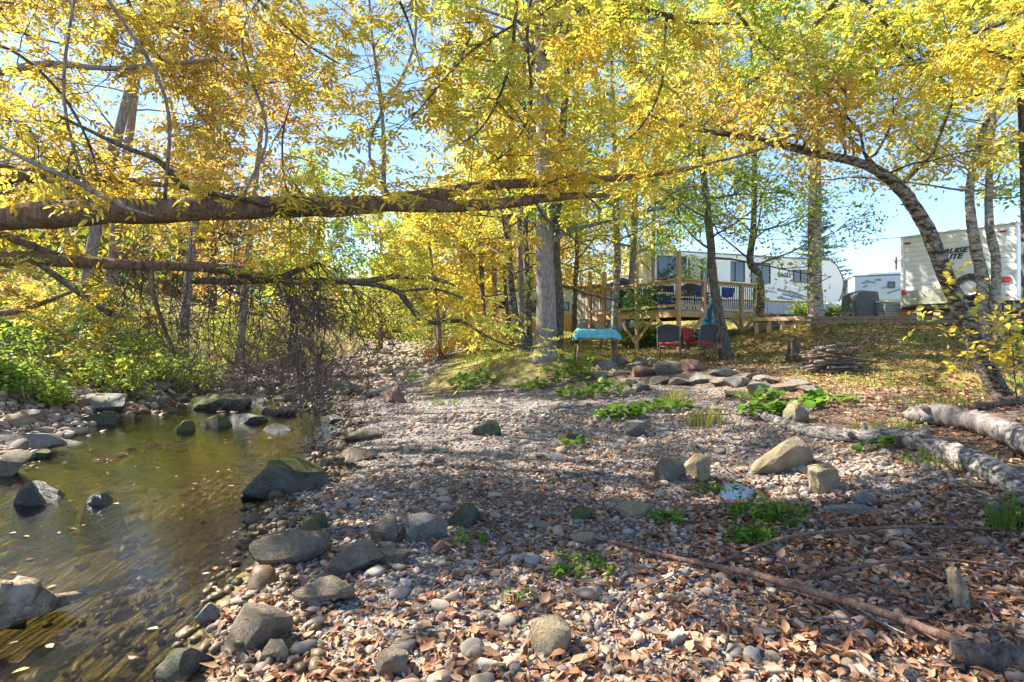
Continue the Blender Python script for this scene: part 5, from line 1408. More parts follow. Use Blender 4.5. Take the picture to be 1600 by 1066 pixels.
# -- things on the deck
def sling_chair(label, loc, rz, back='chair_sling', seat='chair_sling', frame='bronze_frame', group=None, cushion=None, name='patio_chair'):
    """metal patio chair with a curved sling back; faces local +y"""
    r_ = empty(name, tuple(loc), rz); tag(r_, label, 'chair', group)
    w, fr = .27, MB()
    bk = MB(); n = 8
    P_ = []
    for i in range(n + 1):
        u = i / n
        zc = .54 + u * .38; y = -.24 - .16 * u + .03 * math.sin(u * math.pi)
        for j in range(7):
            v = j / 6 * 2 - 1
            P_.append((v * (w - .015), y - .025 * (1 - v * v), zc + (.045 * (1 - v * v) * u) - .03 * (1 - u) * (v * v) * 0))
    Q = [(i * 7 + j, i * 7 + j + 1, (i + 1) * 7 + j + 1, (i + 1) * 7 + j) for i in range(n) for j in range(6)]
    V = np.array(P_); V2 = V + np.array([0, .018, 0]); m = len(V)
    bk.add(np.vstack([V, V2]), Q + [tuple(m + k for k in reversed(f)) for f in Q]); bk.build('backrest', back, r_, smooth=True)
    st = MB(); st.box((0, .03, .425), (w * 2 - .03, .50, .035), ch=.01); st.build('seat', seat, r_)
    for s in (-1, 1):
        MB().tube([(s * w, -.41, 0), (s * w, -.26, .40), (s * w, -.26, .46), (s * w, -.40, .93)], .016, 6).build('leg', frame, r_, smooth=True)
        MB().tube([(s * w, .30, 0), (s * w, .28, .42), (s * w, .27, .64)], .016, 6).build('leg', frame, r_, smooth=True)
        MB().tube([(s * w, .30, .64), (s * w, .05, .67), (s * w, -.33, .65)], .02, 6).build('armrest', frame, r_, smooth=True)
    MB().tube(spline([(-w, -.40, .925), (-w * .5, -.42, .965), (0, -.425, .98), (w * .5, -.42, .965), (w, -.40, .925)], 3), .017, 6).build('back_frame', frame, r_, smooth=True)
    MB().tube([(-w, -.255, .42), (w, -.255, .42)], .014, 6).build('stretcher', frame, r_, smooth=True)
    if cushion:
        MB().box((0, .0, .485), (w * 1.8, .46, .09), ch=.03).build('cushion', cushion, r_)
    return r_
g1 = G(1046, 567); g2 = G(1096, 565)
sling_chair('patio chair with bare seat and orange cushion edge, beside the hammock chair', (g1[0], g1[1], g1[2]), -.35, cushion='red_cloth')
sling_chair('patio chair with a red throw over its arm, next to the leaning tree', (g2[0], g2[1], g2[2]), .25, cushion='red_cloth')
cu = empty('throw_pillow', tuple(np.array(g2) + np.array([-.30, .12, .50]))); tag(cu, 'dark red pillow standing on the patio chair seat', 'pillow')
pm = MB(); pn, V, Q = 10, [], []
for sgn in (-1, 1):
    for i in range(pn + 1):
        for j in range(pn + 1):
            u, v = i / pn * 2 - 1, j / pn * 2 - 1
            pin = 1 - .10 * (1 - abs(u)) * abs(v) - .10 * (1 - abs(v)) * abs(u)
            V.append((u * .21 * pin, sgn * .075 * math.sqrt(max(0, (1 - u ** 4) * (1 - v ** 4))), v * .21 * pin))
for b_ in (0, (pn + 1) ** 2):
    for i in range(pn):
        for j in range(pn):
            f = [b_ + i * (pn + 1) + j, b_ + i * (pn + 1) + j + 1, b_ + (i + 1) * (pn + 1) + j + 1, b_ + (i + 1) * (pn + 1) + j]; Q.append(f if b_ else f[::-1])
pm.add(V, Q); po = pm.build('pillow_body', 'red_cloth', cu, smooth=True, loc=(0, 0, .2)); po.rotation_euler = (-.25, .1, .5)
for k, (a, b, rz, lab, mt, fr) in enumerate(((1.2, 1.0, 2.4, 'black sling chair on the deck near the corner post', 'black_fabric', 'black_metal'), (.9, 2.3, 1.2, 'black sling chair on the deck beside the blue cooler', 'black_fabric', 'black_metal'), (2.1, .8, -2.6, 'blue cloth chair on the deck behind the railing', 'blue_cloth', 'black_metal'), (.7, 3.3, .6, 'dark chair at the far end of the deck beside the green tank', 'black_fabric', 'black_metal'))):
    p = dp(a, b, DZ + .003); sling_chair(lab, p, rz, mt, mt, fr)
p = dp(.35, 3.0, DZ)
gt = empty('propane_tank', tuple(p)); tag(gt, 'bright green round tank standing on the deck', 'tank')
MB().lathe([(.001, 0), (.15, .0), (.17, .05), (.17, .42), (.14, .5), (.06, .53), (.001, .53)], n=20).build('body', 'green_paint', gt, smooth=True); MB().lathe([(.10, .5), (.10, .62), (.085, .62), (.085, .5)], n=16).build('collar', 'green_paint', gt)
def covered(name, label, cat, loc, rz, w, d, h, mat, seed, flare=.16):
    """something under a cloth cover hanging in folds"""
    rng = np.random.default_rng(seed); n, m = 64, 12
    a = np.linspace(0, 2 * math.pi, n, endpoint=False)
    V = []
    ph = rng.uniform(0, 6.28, 4)
    for i in range(m + 1):
        u = i / m
        e = 5.0 - 2.5 * (1 - u)
        cx = np.sign(np.cos(a)) * np.abs(np.cos(a)) ** (2 / e); cy = np.sign(np.sin(a)) * np.abs(np.sin(a)) ** (2 / e)
        fold = 1 + (1 - u) * .09 * (np.sin(9 * a + ph[0]) + .7 * np.sin(15 * a + ph[1] + u) + .5 * np.sin(23 * a + ph[2]))
        sc = (1 + flare * (1 - u)) * fold * (1 - .10 * (u > .92))
        V.append(np.stack([cx * w / 2 * sc, cy * d / 2 * sc, np.full(n, h * u * (1 - .07 * (1 if i == m else 0))) + .02 * np.sin(2 * a + ph[3]) * u + .05 * np.cos(a) * u], -1))
    V.append(np.array([[0, 0, h * 1.02]]))
    Vn = np.vstack(V)
    Q = [(i * n + j, i * n + (j + 1) % n, (i + 1) * n + (j + 1) % n, (i + 1) * n + j) for i in range(m) for j in range(n)]
    T = [(m * n + j, m * n + (j + 1) % n, (m + 1) * n) for j in range(n)]
    o = link_mesh(name, np_mesh(name, Vn, Q, T), mat, None, tuple(loc)); o.rotation_euler = (0, 0, rz)
    return tag(o, label, cat)
covered('covered_table', 'dark covered patio set standing on the deck', 'covered furniture', dp(.75, 1.75, DZ), .4, .9, .8, .95, 'black_fabric', 3)
covered('covered_cabinet', 'tall dark covered cabinet at the back corner of the deck', 'covered furniture', dp(1.2, 4.2, DZ), .52, .9, .5, 1.45, 'black_fabric', 4, .05)
p = dp(.5, 1.15, DZ); co = empty('cooler', tuple(p), .5); tag(co, 'blue cooler with white lid on the deck', 'cooler')
MB().box((0, 0, .28), (.5, .36, .56), ch=.03).build('body', 'blue_cloth', co); MB().box((0, 0, .60), (.53, .39, .07), ch=.02).build('lid', 'rv_white', co)
# cloth over the rail
def drape(name, label, cat, A, B, zt, h, mat, seed, thick=.06):
    rng = np.random.default_rng(seed); n, m = 22, 10
    A, B = np.array(A, float), np.array(B, float); d = B - A; nn = unit(np.array([d[1], -d[0], 0]))
    V = []
    for i in range(m + 1):
        u = i / m
        for j in range(n + 1):
            v = j / n
            p = A + d * (v + .03 * math.sin(5 * u + seed)) + nn * (.05 + .035 * math.sin(v * 17 + seed) * (.3 + u)); p[2] = zt - h * u * (1 - .15 * abs(math.sin(v * 5 + seed)))
            V.append(p)
    Q = [(i * (n + 1) + j, i * (n + 1) + j + 1, (i + 1) * (n + 1) + j + 1, (i + 1) * (n + 1) + j) for i in range(m) for j in range(n)]
    V = np.array(V); m2 = len(V); V = np.vstack([V, V - nn * .015])
    o_ = V.mean(0)
    o = link_mesh(name, np_mesh(name, V - o_, Q + [tuple(m2 + k for k in f[::-1]) for f in Q]), mat, None, tuple(o_))
    return tag(o, label, cat)
drape('towel', 'blue towel hanging over the deck railing next to the leaning tree', 'towel', dp(1.75, -.10, 0), dp(2.4, -.10, 0), DZ + .78, .38, 'blue_cloth', 1)
drape('towel', 'pale teal cloth hanging on the deck railing beside the trunk', 'towel', dp(1.35, -.10, 0), dp(1.6, -.10, 0), DZ + .98, .30, 'turquoise', 2)
# hammock bundle on the leaning tree
hm = Pw(1118, 470, 15.3); hr = empty('hammock', tuple(hm)); tag(hr, 'blue rope hammock hanging in a bundle from the leaning tree', 'hammock')
rg = np.random.default_rng(5)
MB().tube(spline([Pw(1122, 455, 15.3), Pw(1114, 462, 15.3), Pw(1111, 474, 15.3)], 4), .02, 6).build('rope', 'turquoise', hr, hm, True)
MB().tube(spline([Pw(1111, 454, 15.3), Pw(1116, 464, 15.3), Pw(1109, 470, 15.3), Pw(1114, 476, 15.3)], 4), .028, 6).build('knot', 'turquoise', hr, hm, True)
def bundle(name, pts, w0, w1, mat, seed, folds=7):
    """gathered cloth hanging in folds along a path"""
    rng = np.random.default_rng(seed); c = spline(pts, 6); n = 40; a = np.linspace(0, 2 * math.pi, n, endpoint=False); V = []
    ph = rng.uniform(0, 6.28, 3)
    for i, p in enumerate(c):
        u = i / (len(c) - 1); r = w0 + (w1 - w0) * u ** 1.3
        rr = r * (1 + .28 * np.sin(folds * a + ph[0] + u) + .15 * np.sin((folds * 2 + 1) * a + ph[1]))
        z = p[2] + (.06 * np.sin(3 * a + ph[2]) * (u > .9))
        V.append(np.stack([p[0] + rr * np.cos(a), p[1] + .6 * rr * np.sin(a), np.full(n, p[2]) + (z - p[2])], -1))
    m = len(c); i = np.arange(m - 1)[:, None]; j = np.arange(n)[None, :]; k = (j + 1) % n
    MB().add(np.vstack(V), np.stack([i * n + j, i * n + k, (i + 1) * n + k, (i + 1) * n + j], -1).reshape(-1, 4)).build(name, mat, hr, hm, True)
bundle('cloth', [Pw(1113, 474, 15.3), Pw(1108, 490, 15.3), Pw(1105, 506, 15.3), Pw(1104, 522, 15.3)], .03, .13, 'teal_cloth', 1)
bundle('cloth', [Pw(1113, 474, 15.3), Pw(1117, 492, 15.3), Pw(1116, 512, 15.3)], .025, .08, 'turquoise', 2, 5)
for k in range(4):
    x1 = 1084 + 7 * k
    MB().tube(spline([Pw(1112, 476, 15.3), Pw(1104, 492, 15.3), Pw((1104 + x1) / 2, 506, 15.25), Pw(x1, 520 + 3 * k, 15.25)], 4), .008, 4).build('cord', 'turquoise', hr, hm, True)

# plank table with turquoise sheet
tb = G(930, 551); tY = 14.4
ta = np.array([(896 - 800) / F * tY, tY, 0]); tbx = np.array([(972 - 800) / F * tY, tY, 0])
tz = EYE + (533 - 531) / F * tY
tbl = empty('plank_table', (float((ta[0] + tbx[0]) / 2), tY, Hs((ta[0] + tbx[0]) / 2, tY))); tag(tbl, 'rough plank table on branch legs near the stone edging', 'table')
TO = np.array(tbl.location)
for k in range(3):
    MB().box(np.array([TO[0], tY - .22 + k * .22, tz]) - TO, (1.30, .20, .04), ch=.005).build('plank', 'old_timber', tbl)
for x in (-.5, .42):
    for y in (-.2, .2):
        g = Hs(TO[0] + x, tY + y)
        MB().tube([np.array([TO[0] + x, tY + y, tz - .02]) - TO, np.array([TO[0] + x * 1.12, tY + y * 1.3, g - .05]) - TO], .035, 7, rough=.05).build('leg', 'stick_bark', tbl, smooth=True)
def sheet():
    n, m = 34, 14; V = []
    for i in range(m + 1):
        for j in range(n + 1):
            u, v = j / n * 2 - 1, i / m * 2 - 1
            x = u * .62 + (.03 * v); y = v * .33
            edge = max(abs(u) ** 10, abs(v) ** 10)
            z = .24 - .22 * edge + .006 * math.sin(7 * u + 3 * v) + .004 * math.sin(15 * u - 5 * v) - .05 * (u > .55) * (u - .55) / .45 * 1.2
            if u < -.75: z += .05 * math.sin(v * 9 + u * 20)
            V.append((x, y, z))
    Q = [(i * (n + 1) + j, i * (n + 1) + j + 1, (i + 1) * (n + 1) + j + 1, (i + 1) * (n + 1) + j) for i in range(m) for j in range(n)]
    V = np.array(V); k = len(V); V = np.vstack([V, V * np.array([.97, .96, 1]) - np.array([0, 0, .015])])
    o = link_mesh('plastic_sheet', np_mesh('plastic_sheet', V, Q + [tuple(k + a for a in f[::-1]) for f in Q]), 'turquoise', None, (TO[0] - .02, tY, tz + .03))
    tag(o, 'turquoise sheet covering the top of the plank table', 'sheet')
sheet()
# covered grill, storage bin, rails, planter and panel on the lawn edge
def gxy(px, Y): 
    x = (px - 800) / F * Y; return np.array([x, Y, Hs(x, Y)])
covered('covered_grill', 'grill under a dark grey cover hanging in folds', 'covered grill', gxy(1344, 18.6) - np.array([0, 0, .03]), .3, .98, .62, 1.0, 'cover_cloth', 8, .22)
bl = gxy(1387, 18.2); bn = empty('storage_bin', tuple(bl), .1); tag(bn, 'grey plastic storage bin beside the covered grill', 'bin')
for k in range(6): MB().box((0, 0, .05 + k * .085), (.54 + .004 * (k % 2), .44, .083), ch=.012).build('side_panel', 'bin_plastic', bn)
MB().box((0, 0, .57), (.58, .48, .06), ch=.02).build('lid', 'rv_white', bn)
def timber_rail(label, px0, px1, Y0_, Y1_, rows, npost, mat='old_timber'):
    a, b = gxy(px0, Y0_), gxy(px1, Y1_)
    r_ = empty('timber_rail', tuple(a)); tag(r_, label, 'fence'); o_ = a.copy()
    for py, hh in rows:
        A = np.array([a[0], a[1], EYE + (533 - py) / F * Y0_]); B = np.array([b[0], b[1], EYE + (533 - py + 1.5) / F * Y1_])
        MB().bar(A - o_, B - o_, .09, hh).build('rail', mat, r_)
    for k in range(npost):
        p = a + (b - a) * (k + .3) / npost; g = Hs(p[0], p[1])
        MB().box(np.array([p[0], p[1] + .09, g + .12]) - o_, (.1, .1, .5), ch=.01).build('post', mat, r_)
timber_rail('low double timber rail along the top of the lawn', 1258, 1640, 16.0, 15.0, ((497, .09), (503.5, .09)), 7)
timber_rail('old landscaping timber below the flower planter', 1178, 1262, 17.6, 16.4, ((499, .11),), 4, 'lumber')
pl = gxy(1193, 17.9); pt = empty('flower_planter', tuple(pl)); tag(pt, 'planter with pink flowers at the end of the deck', 'planter')
MB().lathe([(.001, .0), (.16, .0), (.21, .26), (.23, .28), (.20, .28), (.18, .22), (.001, .22)], n=20).build('pot', 'terracotta', pt, smooth=True)
lv = MB(); n_ = 260; pos = rg.normal(size=(n_, 3)) * np.array([.2, .15, .09]) + np.array([0, 0, .38]); leaf_cloud(lv, pos, rand_dirs(n_, rg, .4), rand_dirs(n_, rg, 1), .09, .7, .2, .1); lv.build('foliage', 'leaf_green', pt, tint=True)
lv = MB(); n_ = 90; pos = rg.normal(size=(n_, 3)) * np.array([.16, .12, .05]) + np.array([.08, -.04, .48]); leaf_cloud(lv, pos, rand_dirs(n_, rg, .4), rand_dirs(n_, rg, 1), .07, 1.0, .2, .1); lv.build('blossom', 'flower_pink', pt, tint=True)
sl = gxy(1217, 18.4); so = empty('solar_panel', tuple(sl), -.25); tag(so, 'dark folding panel with two cells propped on the ground', 'panel')
for x in (-.33, .33):
    Mx = Matrix.Rotation(math.radians(38), 3, 'X')
    MB().box((x, 0, .24), (.62, .62, .03), M=Mx).build('frame', 'steel', so); MB().box((x, -.012, .262), (.56, .56, .02), M=Mx).build('cell', 'dark_glass', so)
MB().bar((-.5, .3, .42), (-.5, .5, 0), .03, .03).build('prop', 'steel', so); MB().bar((.5, .3, .42), (.5, .5, 0), .03, .03).build('prop', 'steel', so)
br = gxy(1413, 18.9); bs = empty('brick_stack', tuple(br), .2); tag(bs, 'small stack of red bricks under the trailer corner', 'bricks')
for k in range(6):
    for j in range(3): MB().box(((j - 1) * .22 + .1 * (k % 2), 0, .035 + k * .07), (.21, .1, .062), ch=.004).build('brick', 'red_cloth', bs)
st_ = gxy(1318, 17.3); sb = empty('low_bench', tuple(st_)); tag(sb, 'low weathered bench plank in front of the covered grill', 'bench')
MB().box((0, 0, .22), (.62, .2, .04), ch=.005).build('seat', 'old_timber', sb); 
for x in (-.24, .24): MB().box((x, 0, .1), (.06, .16, .2)).build('leg', 'old_timber', sb)
# utility pole and wire
up_ = np.array([(1400 - 800) / F * 75, 75.0]); uz = Hs(*up_); ur = empty('utility_pole', (up_[0], up_[1], uz)); tag(ur, 'distant utility pole rising behind the pale trailer', 'utility pole')
hp = EYE + (533 - 402) / F * 75 - uz
MB().tube([(0, 0, -.3), (0, 0, hp)], .16, 8).build('pole', 'old_timber', ur); MB().box((.5, 0, hp - .5), (1.8, .12, .12)).build('crossarm', 'old_timber', ur)
w_ = empty('power_line', tuple(Pw(1340, 380, 60))); tag(w_, 'thin overhead wire running past the white travel trailer', 'wire')
c = spline([Pw(1180, 372, 60), Pw(1280, 378, 60), Pw(1370, 374, 60), Pw(1500, 362, 60)], 6); MB().tube(c, .03, 4).build('cable', 'black_metal', w_, np.array(w_.location))

# ------------------------------------------------------------------ logs, sticks, brush
def ground_path(pts, lift=0.0):
    """(px, py) points on the ground, raised by lift metres"""
    out = []
    for p in pts:
        g = G(p[0], p[1]); g[2] += (p[2] if len(p) > 2 else lift); out.append(g)
    return out
def log(name, label, cat, pts, rad, mat, seed, knots=0, n=12, rough=.06, cat_group=None):
    rng = np.random.default_rng(seed)
    rad = [w * p[1] / F / 2 for w, p in zip(rad, pts)] if rad[0] > 1 else rad      # pixel widths become metres at each point's distance
    c = spline(pts, 8)
    c = c + rng.normal(size=c.shape) * np.mean(rad) * .05
    o_ = c.mean(0)
    r_ = empty(name, tuple(o_)); tag(r_, label, cat, cat_group)
    rr = np.interp(np.linspace(0, 1, len(c)), np.linspace(0, 1, len(rad)), rad)
    MB().tube(c, rr, n, rough=rough, rng=rng).build('stem', mat, r_, o_, True)
    for k in range(knots):
        t = rng.uniform(.15, .9); p = along(c, t); d = unit(rng.normal(size=3) + np.array([0, -.3, .6])); r1 = np.interp(t, np.linspace(0, 1, len(rad)), rad)
        MB().tube([p, p + d * r1 * 1.3, p + d * r1 * 1.9], [r1 * .45, r1 * .33, r1 * .25], 7, rough=.08, rng=rng).build('knot', mat, r_, o_, True)
    return r_
gp = ground_path
log('birch_log', 'pale lichened birch log lying down the slope past the tan boulder', 'log', gp([(1186, 654, .05), (1215, 664, .05), (1262, 680, .05), (1330, 690, .05), (1398, 692, .06), (1470, 712, .06), (1530, 738, .06), (1600, 778, .06), (1680, 830, .06)]), (12, 16, 20, 24, 28, 33, 40, 47, 54), 'log_birch', 1, 4)
log('rotten_log', 'thick dark grey log above the birch log, broken at its end', 'log', gp([(1424, 662, .1), (1460, 664, .12), (1520, 676, .12), (1570, 694, .12), (1640, 730, .12)]), (24, 30, 32, 36, 44), 'bark_grey', 2, 3, rough=.09)
log('fallen_log', 'brown log lying at the foot of the arched trunk', 'log', gp([(1520, 640, .04), (1580, 634, .06), (1660, 630, .08)]), (12, 15, 18), 'bark_ash', 3)
# the long stick with two arching shoots: one thing
stick = empty('long_stick', tuple(G(1245, 940))); tag(stick, 'long bare brown stick with two arching shoots lying across the leaves', 'stick')
SO = np.array(stick.location)
main = gp([(905, 842, .02), (950, 852, .03), (1030, 876, .035), (1100, 892, .04), (1180, 918, .07), (1245, 940, .075), (1330, 966, .075), (1420, 1000, .075), (1500, 1030, .07), (1600, 1062, .04), (1700, 1100, .04)])
cm = spline(main, 8); MB().tube(cm, np.interp(np.linspace(0, 1, len(cm)), [0, .3, .6, 1], [.009, .017, .021, .022]), 8, rough=.07).build('stem', 'stick_bark', stick, SO, True)
for pts, r0 in (([Pw(1100, 892, 3.45), Pw(1150, 868, 3.5), Pw(1220, 842, 3.6), Pw(1300, 830, 3.7), Pw(1400, 824, 3.8), Pw(1500, 825, 3.8), Pw(1640, 829, 3.8)], .013), ([Pw(1242, 930, 3.1), Pw(1285, 902, 3.15), Pw(1350, 884, 3.2), Pw(1430, 872, 3.3), Pw(1510, 878, 3.3), Pw(1640, 902, 3.3)], .013)):
    c = spline(pts, 7); MB().tube(c, np.linspace(r0, r0 * .75, len(c)), 7, rough=.06).build('shoot', 'stick_bark', stick, SO, True)
log('curved_twig', 'thin pale curved twig lying below the long stick', 'twig', gp([(1048, 888, .02), (1050, 908, .03), (1000, 935, .05), (966, 960, .04), (962, 1000, .02), (974, 1050, .01)]), [.004, .005, .005, .005, .004, .003], 'bark_grey', 5, n=6)
log('driftwood_stub', 'short grey driftwood stub standing in the leaf pile', 'driftwood', [G(1505, 955) - np.array([0, 0, .05]), G(1505, 955) + np.array([-.01, .02, .10]), G(1505, 955) + np.array([-.03, .04, .19])], [.045, .04, .025], 'driftwood', 6, n=8)
bx_ = G(1562, 1046); log('dark_block', 'dark wet mossy timber half buried in leaves', 'timber', [bx_ + np.array([-.16, .06, .03]), bx_ + np.array([0, 0, .04]), bx_ + np.array([.25, -.07, .05])], [.06, .065, .07], 'bark_dark', 7, n=10)
rb = np.random.default_rng(15)
def scatter_sticks(label, pxs, pys, n, rmin, rmax, Lpx, seed, name='fallen_stick', group='small sticks on the ground', mat=('stick_bark', 'bark_grey', 'twig_dark'), lift=.03):
    rng = np.random.default_rng(seed)
    for k in range(n):
        px, py = rng.uniform(*pxs), rng.uniform(*pys)
        a = rng.uniform(0, 3.14); L = rng.uniform(*Lpx)
        g = G(px, py); s = g[1] / F
        d = np.array([math.cos(a), math.sin(a) * .9, 0]) * L * s
        P_ = []
        for u in np.linspace(-.5, .5, 5):
            q = g + d * u + np.array([rng.normal() * .02, rng.normal() * .02, 0]); q[2] = Hs(q[0], q[1]) + rng.uniform(.3, 1) * lift; P_.append(q)
        mb = MB(); mb.tube(spline(P_, 2), np.linspace(rng.uniform(rmin, rmax), rmin * .7, 9), 5, rough=.08, rng=rng)
        o_ = np.array(g); mi = int(rng.integers(len(mat)))
        look = ('long ' if L > sum(Lpx) / 2 else 'short ') + {'stick_bark': 'reddish brown ', 'bark_grey': 'pale grey ', 'twig_dark': 'dark '}[mat[mi]]
        tag(mb.build(name, mat[mi], None, o_, True, loc=tuple(o_)), look + label, 'stick', group)
scatter_sticks('stick in the leaf pile around the two arching shoots', (1120, 1590), (790, 990), 40, .003, .008, (60, 190), 1, group='sticks in the leaf pile', lift=.085)
scatter_sticks('fallen branch on bare ground between stone edging and logs', (1080, 1420), (596, 660), 26, .006, .016, (50, 150), 2, group='branches by the stone edging')
scatter_sticks('twig among the pebbles of the open gravel bar', (560, 1060), (680, 1040), 16, .002, .005, (30, 90), 3, group='twigs on the gravel bar')
# brush pile and stump by the lawn
bp = G(1310, 585); br_ = empty('brush_pile', tuple(bp)); tag(br_, 'stacked heap of dead branches at the foot of the lawn', 'brush pile'); BO = np.array(br_.location)
rng = np.random.default_rng(31)
for k in range(64):
    lev = k / 64
    L = rng.uniform(.7, 1.3) * (1 - .35 * lev); z = Hs(bp[0], bp[1]) + .03 + lev * .50
    c = np.array([bp[0] + rng.normal() * .18 * (1 - .5 * lev), bp[1] + .25 + rng.normal() * .16, z]); a = rng.normal() * .28
    d = np.array([math.cos(a), math.sin(a), rng.normal() * .07]) * L / 2
    MB().tube(wander(c - d, unit(d), L, 4, rng, .06), np.linspace(rng.uniform(.018, .045), .012, 5), 6, rough=.08, rng=rng).build('branch', ('bark_dark', 'stick_bark', 'bark_grey')[k % 3], br_, BO, True)
for k in range(10):
    c = np.array([bp[0] + rng.uniform(-.5, .5), bp[1] + rng.uniform(-.1, .4), Hs(bp[0], bp[1]) + .35]); d = unit(np.array([rng.normal() * .6, rng.normal() * .3, .8]))
    MB().tube(wander(c, d, rng.uniform(.4, .9), 4, rng, .12), np.linspace(.01, .004, 5), 4).build('branch', 'twig_dark', br_, BO, True)
sg = G(1240, 566)
sm = empty('broken_stump', tuple(sg)); tag(sm, 'splintered brown stump beside the brush pile', 'stump')
mb = MB(); mb.tube([sg - np.array([0, 0, .1]), sg + np.array([0, 0, .15]), sg + np.array([.02, 0, .40]), sg + np.array([.0, 0, .48])], [.17, .13, .11, .05], 12, rough=.14, rng=rng); mb.build('bole', 'bark_dark', sm, np.array(sm.location), True)
for k in range(5):
    a = rng.uniform(0, 6.28); p = sg + np.array([math.cos(a) * .1, math.sin(a) * .1, .0]); MB().tube([p, p + np.array([.01, 0, .3]), p + np.array([math.cos(a) * .06, 0, rng.uniform(.42, .62)])], [.05, .04, .008], 6, rough=.1, rng=rng).build('splinter', 'driftwood', sm, np.array(sm.location), True)
# driftwood root in the pool corner
dg = np.array([-2.86, 3.02, -.16]); V = ICO4.copy(); V = lump(V, 8, .28, 2.0); V = lump(V, 21, .16, 6.0); V = V * np.array([.21, .17, .15]); V[:, 0] += .10 * np.sin(V[:, 2] * 14)
V += unit(V) * (.022 * np.sin(V[:, 0] * 14 + V[:, 2] * 62) + .016 * np.sin(V[:, 2] * 115 + V[:, 1] * 30))[:, None]
o = link_mesh('driftwood_root', np_mesh('driftwood_root', V, None, ICO4T), 'driftwood', None, tuple(dg + np.array([0, 0, .10]))); o.rotation_euler = (0, .25, .5); tag(o, 'weathered pale driftwood root rising from the pool corner', 'driftwood')

# ------------------------------------------------------------------ green plants on the bar
def round_leaf(n=9, wav=.08, cup=.18):
    a = np.linspace(0, 2 * math.pi, n, endpoint=False); r = 1 + wav * np.cos(3 * a)
    V = np.vstack([[0, 0, 0], np.stack([r * np.cos(a) * .5, r * np.sin(a) * .5, cup * .5 * (np.cos(2 * a) * .4 + .5)], -1)])
    return V, [(0, 1 + k, 1 + (k + 1) % n) for k in range(n)]
RLM = []
for k in range(8):
    V, T = round_leaf(10, .05 + .02 * k / 8, .1 + .03 * k)
    me = np_mesh('leaf', V, None, T, np.full(len(V), k / 8 * .9)); me.materials.append(MATS['leaf_plant']); RLM.append(me)
def leafy_plant(label, px, py, wpx_, n, size, seed, rise=.5, group='leafy green plants on the gravel bar', bright=(0, 8)):
    rng = np.random.default_rng(seed); g = G(px, py); s = g[1] / F; W = wpx_ * s * 1.25
    r_ = empty('leafy_plant', tuple(g)); tag(r_, label, 'plant', group)
    for k in range(int(n * 2.2)):
        a = rng.uniform(0, 6.28); rr = math.sqrt(rng.random()) * W / 2
        x, y = g[0] + math.cos(a) * rr, g[1] + math.sin(a) * rr * .6
        z = Hs(x, y) + rng.uniform(.25, 1) * rise * (1 - .6 * rr / (W / 2)) * .5 + .02
        o = link_mesh('leaf', RLM[int(rng.integers(*bright))], None, r_, (x - g[0], y - g[1], z - g[2])); sc = size * .62 * rng.uniform(.6, 1.3); o.scale = (sc, sc * rng.uniform(.75, 1), sc)
        o.rotation_euler = (rng.normal() * .4, rng.normal() * .4, rng.uniform(0, 6.28))
    mb = MB()
    for k in range(min(n, 14)):
        a = rng.uniform(0, 6.28); rr = rng.random() * W / 2.5; mb.tube([g + np.array([math.cos(a) * rr * .5, math.sin(a) * rr * .3, -.02]), g + np.array([math.cos(a) * rr, math.sin(a) * rr * .6, rise * .2])], .004, 4)
    tag(mb.build('stem_work', 'leaf_plant', r_, np.array(r_.location), True), kind='stuff')
for k, a in enumerate([
    ('compact round green clump on the middle of the gravel bar', 740, 602, 64, 46, .20, .9, (1, 6)), ('bright lime leaf patch at the edge of the big green clump', 828, 608, 46, 26, .20, .5, (0, 2)), ('tall green clump beside the plank table', 880, 596, 70, 54, .20, 1.3, (1, 6)), ('wide low green clump below the plank table', 928, 618, 100, 60, .20, .8, (0, 7)),
    ('dark green clump on grey cobbles', 970, 652, 70, 40, .18, .5, (2, 8)), ('green leaves under the stone edging beside the grass tuft', 1040, 640, 80, 34, .18, .4, (1, 7)), ('broad leaves around the tip of the birch log', 1196, 652, 60, 24, .24, .6, (1, 7)), ('broad leaves among the branches by the stone edging', 1290, 632, 90, 22, .22, .4, (2, 7)),
    ('green leaves against the stone edging beside the branches', 1190, 628, 60, 22, .2, .5, (2, 7)), ('small sprig of ivy leaves beside the pinkish cobble', 726, 850, 60, 9, .075, .2, (4, 8)), ('leaf sprig on the bar behind the mossy stone', 905, 700, 40, 10, .12, .3, (1, 6)), ('pale leaves below the birch log', 1370, 704, 60, 10, .16, .3, (2, 6)), ('lime leafed plant beside the old table leg', 905, 585, 40, 26, .15, 1.6, (0, 4)), ('small ivy sprig near the bottom stones', 808, 945, 44, 7, .05, .2, (3, 8))]):
    leafy_plant(*a[:6], 700 + k, a[6], bright=a[7])
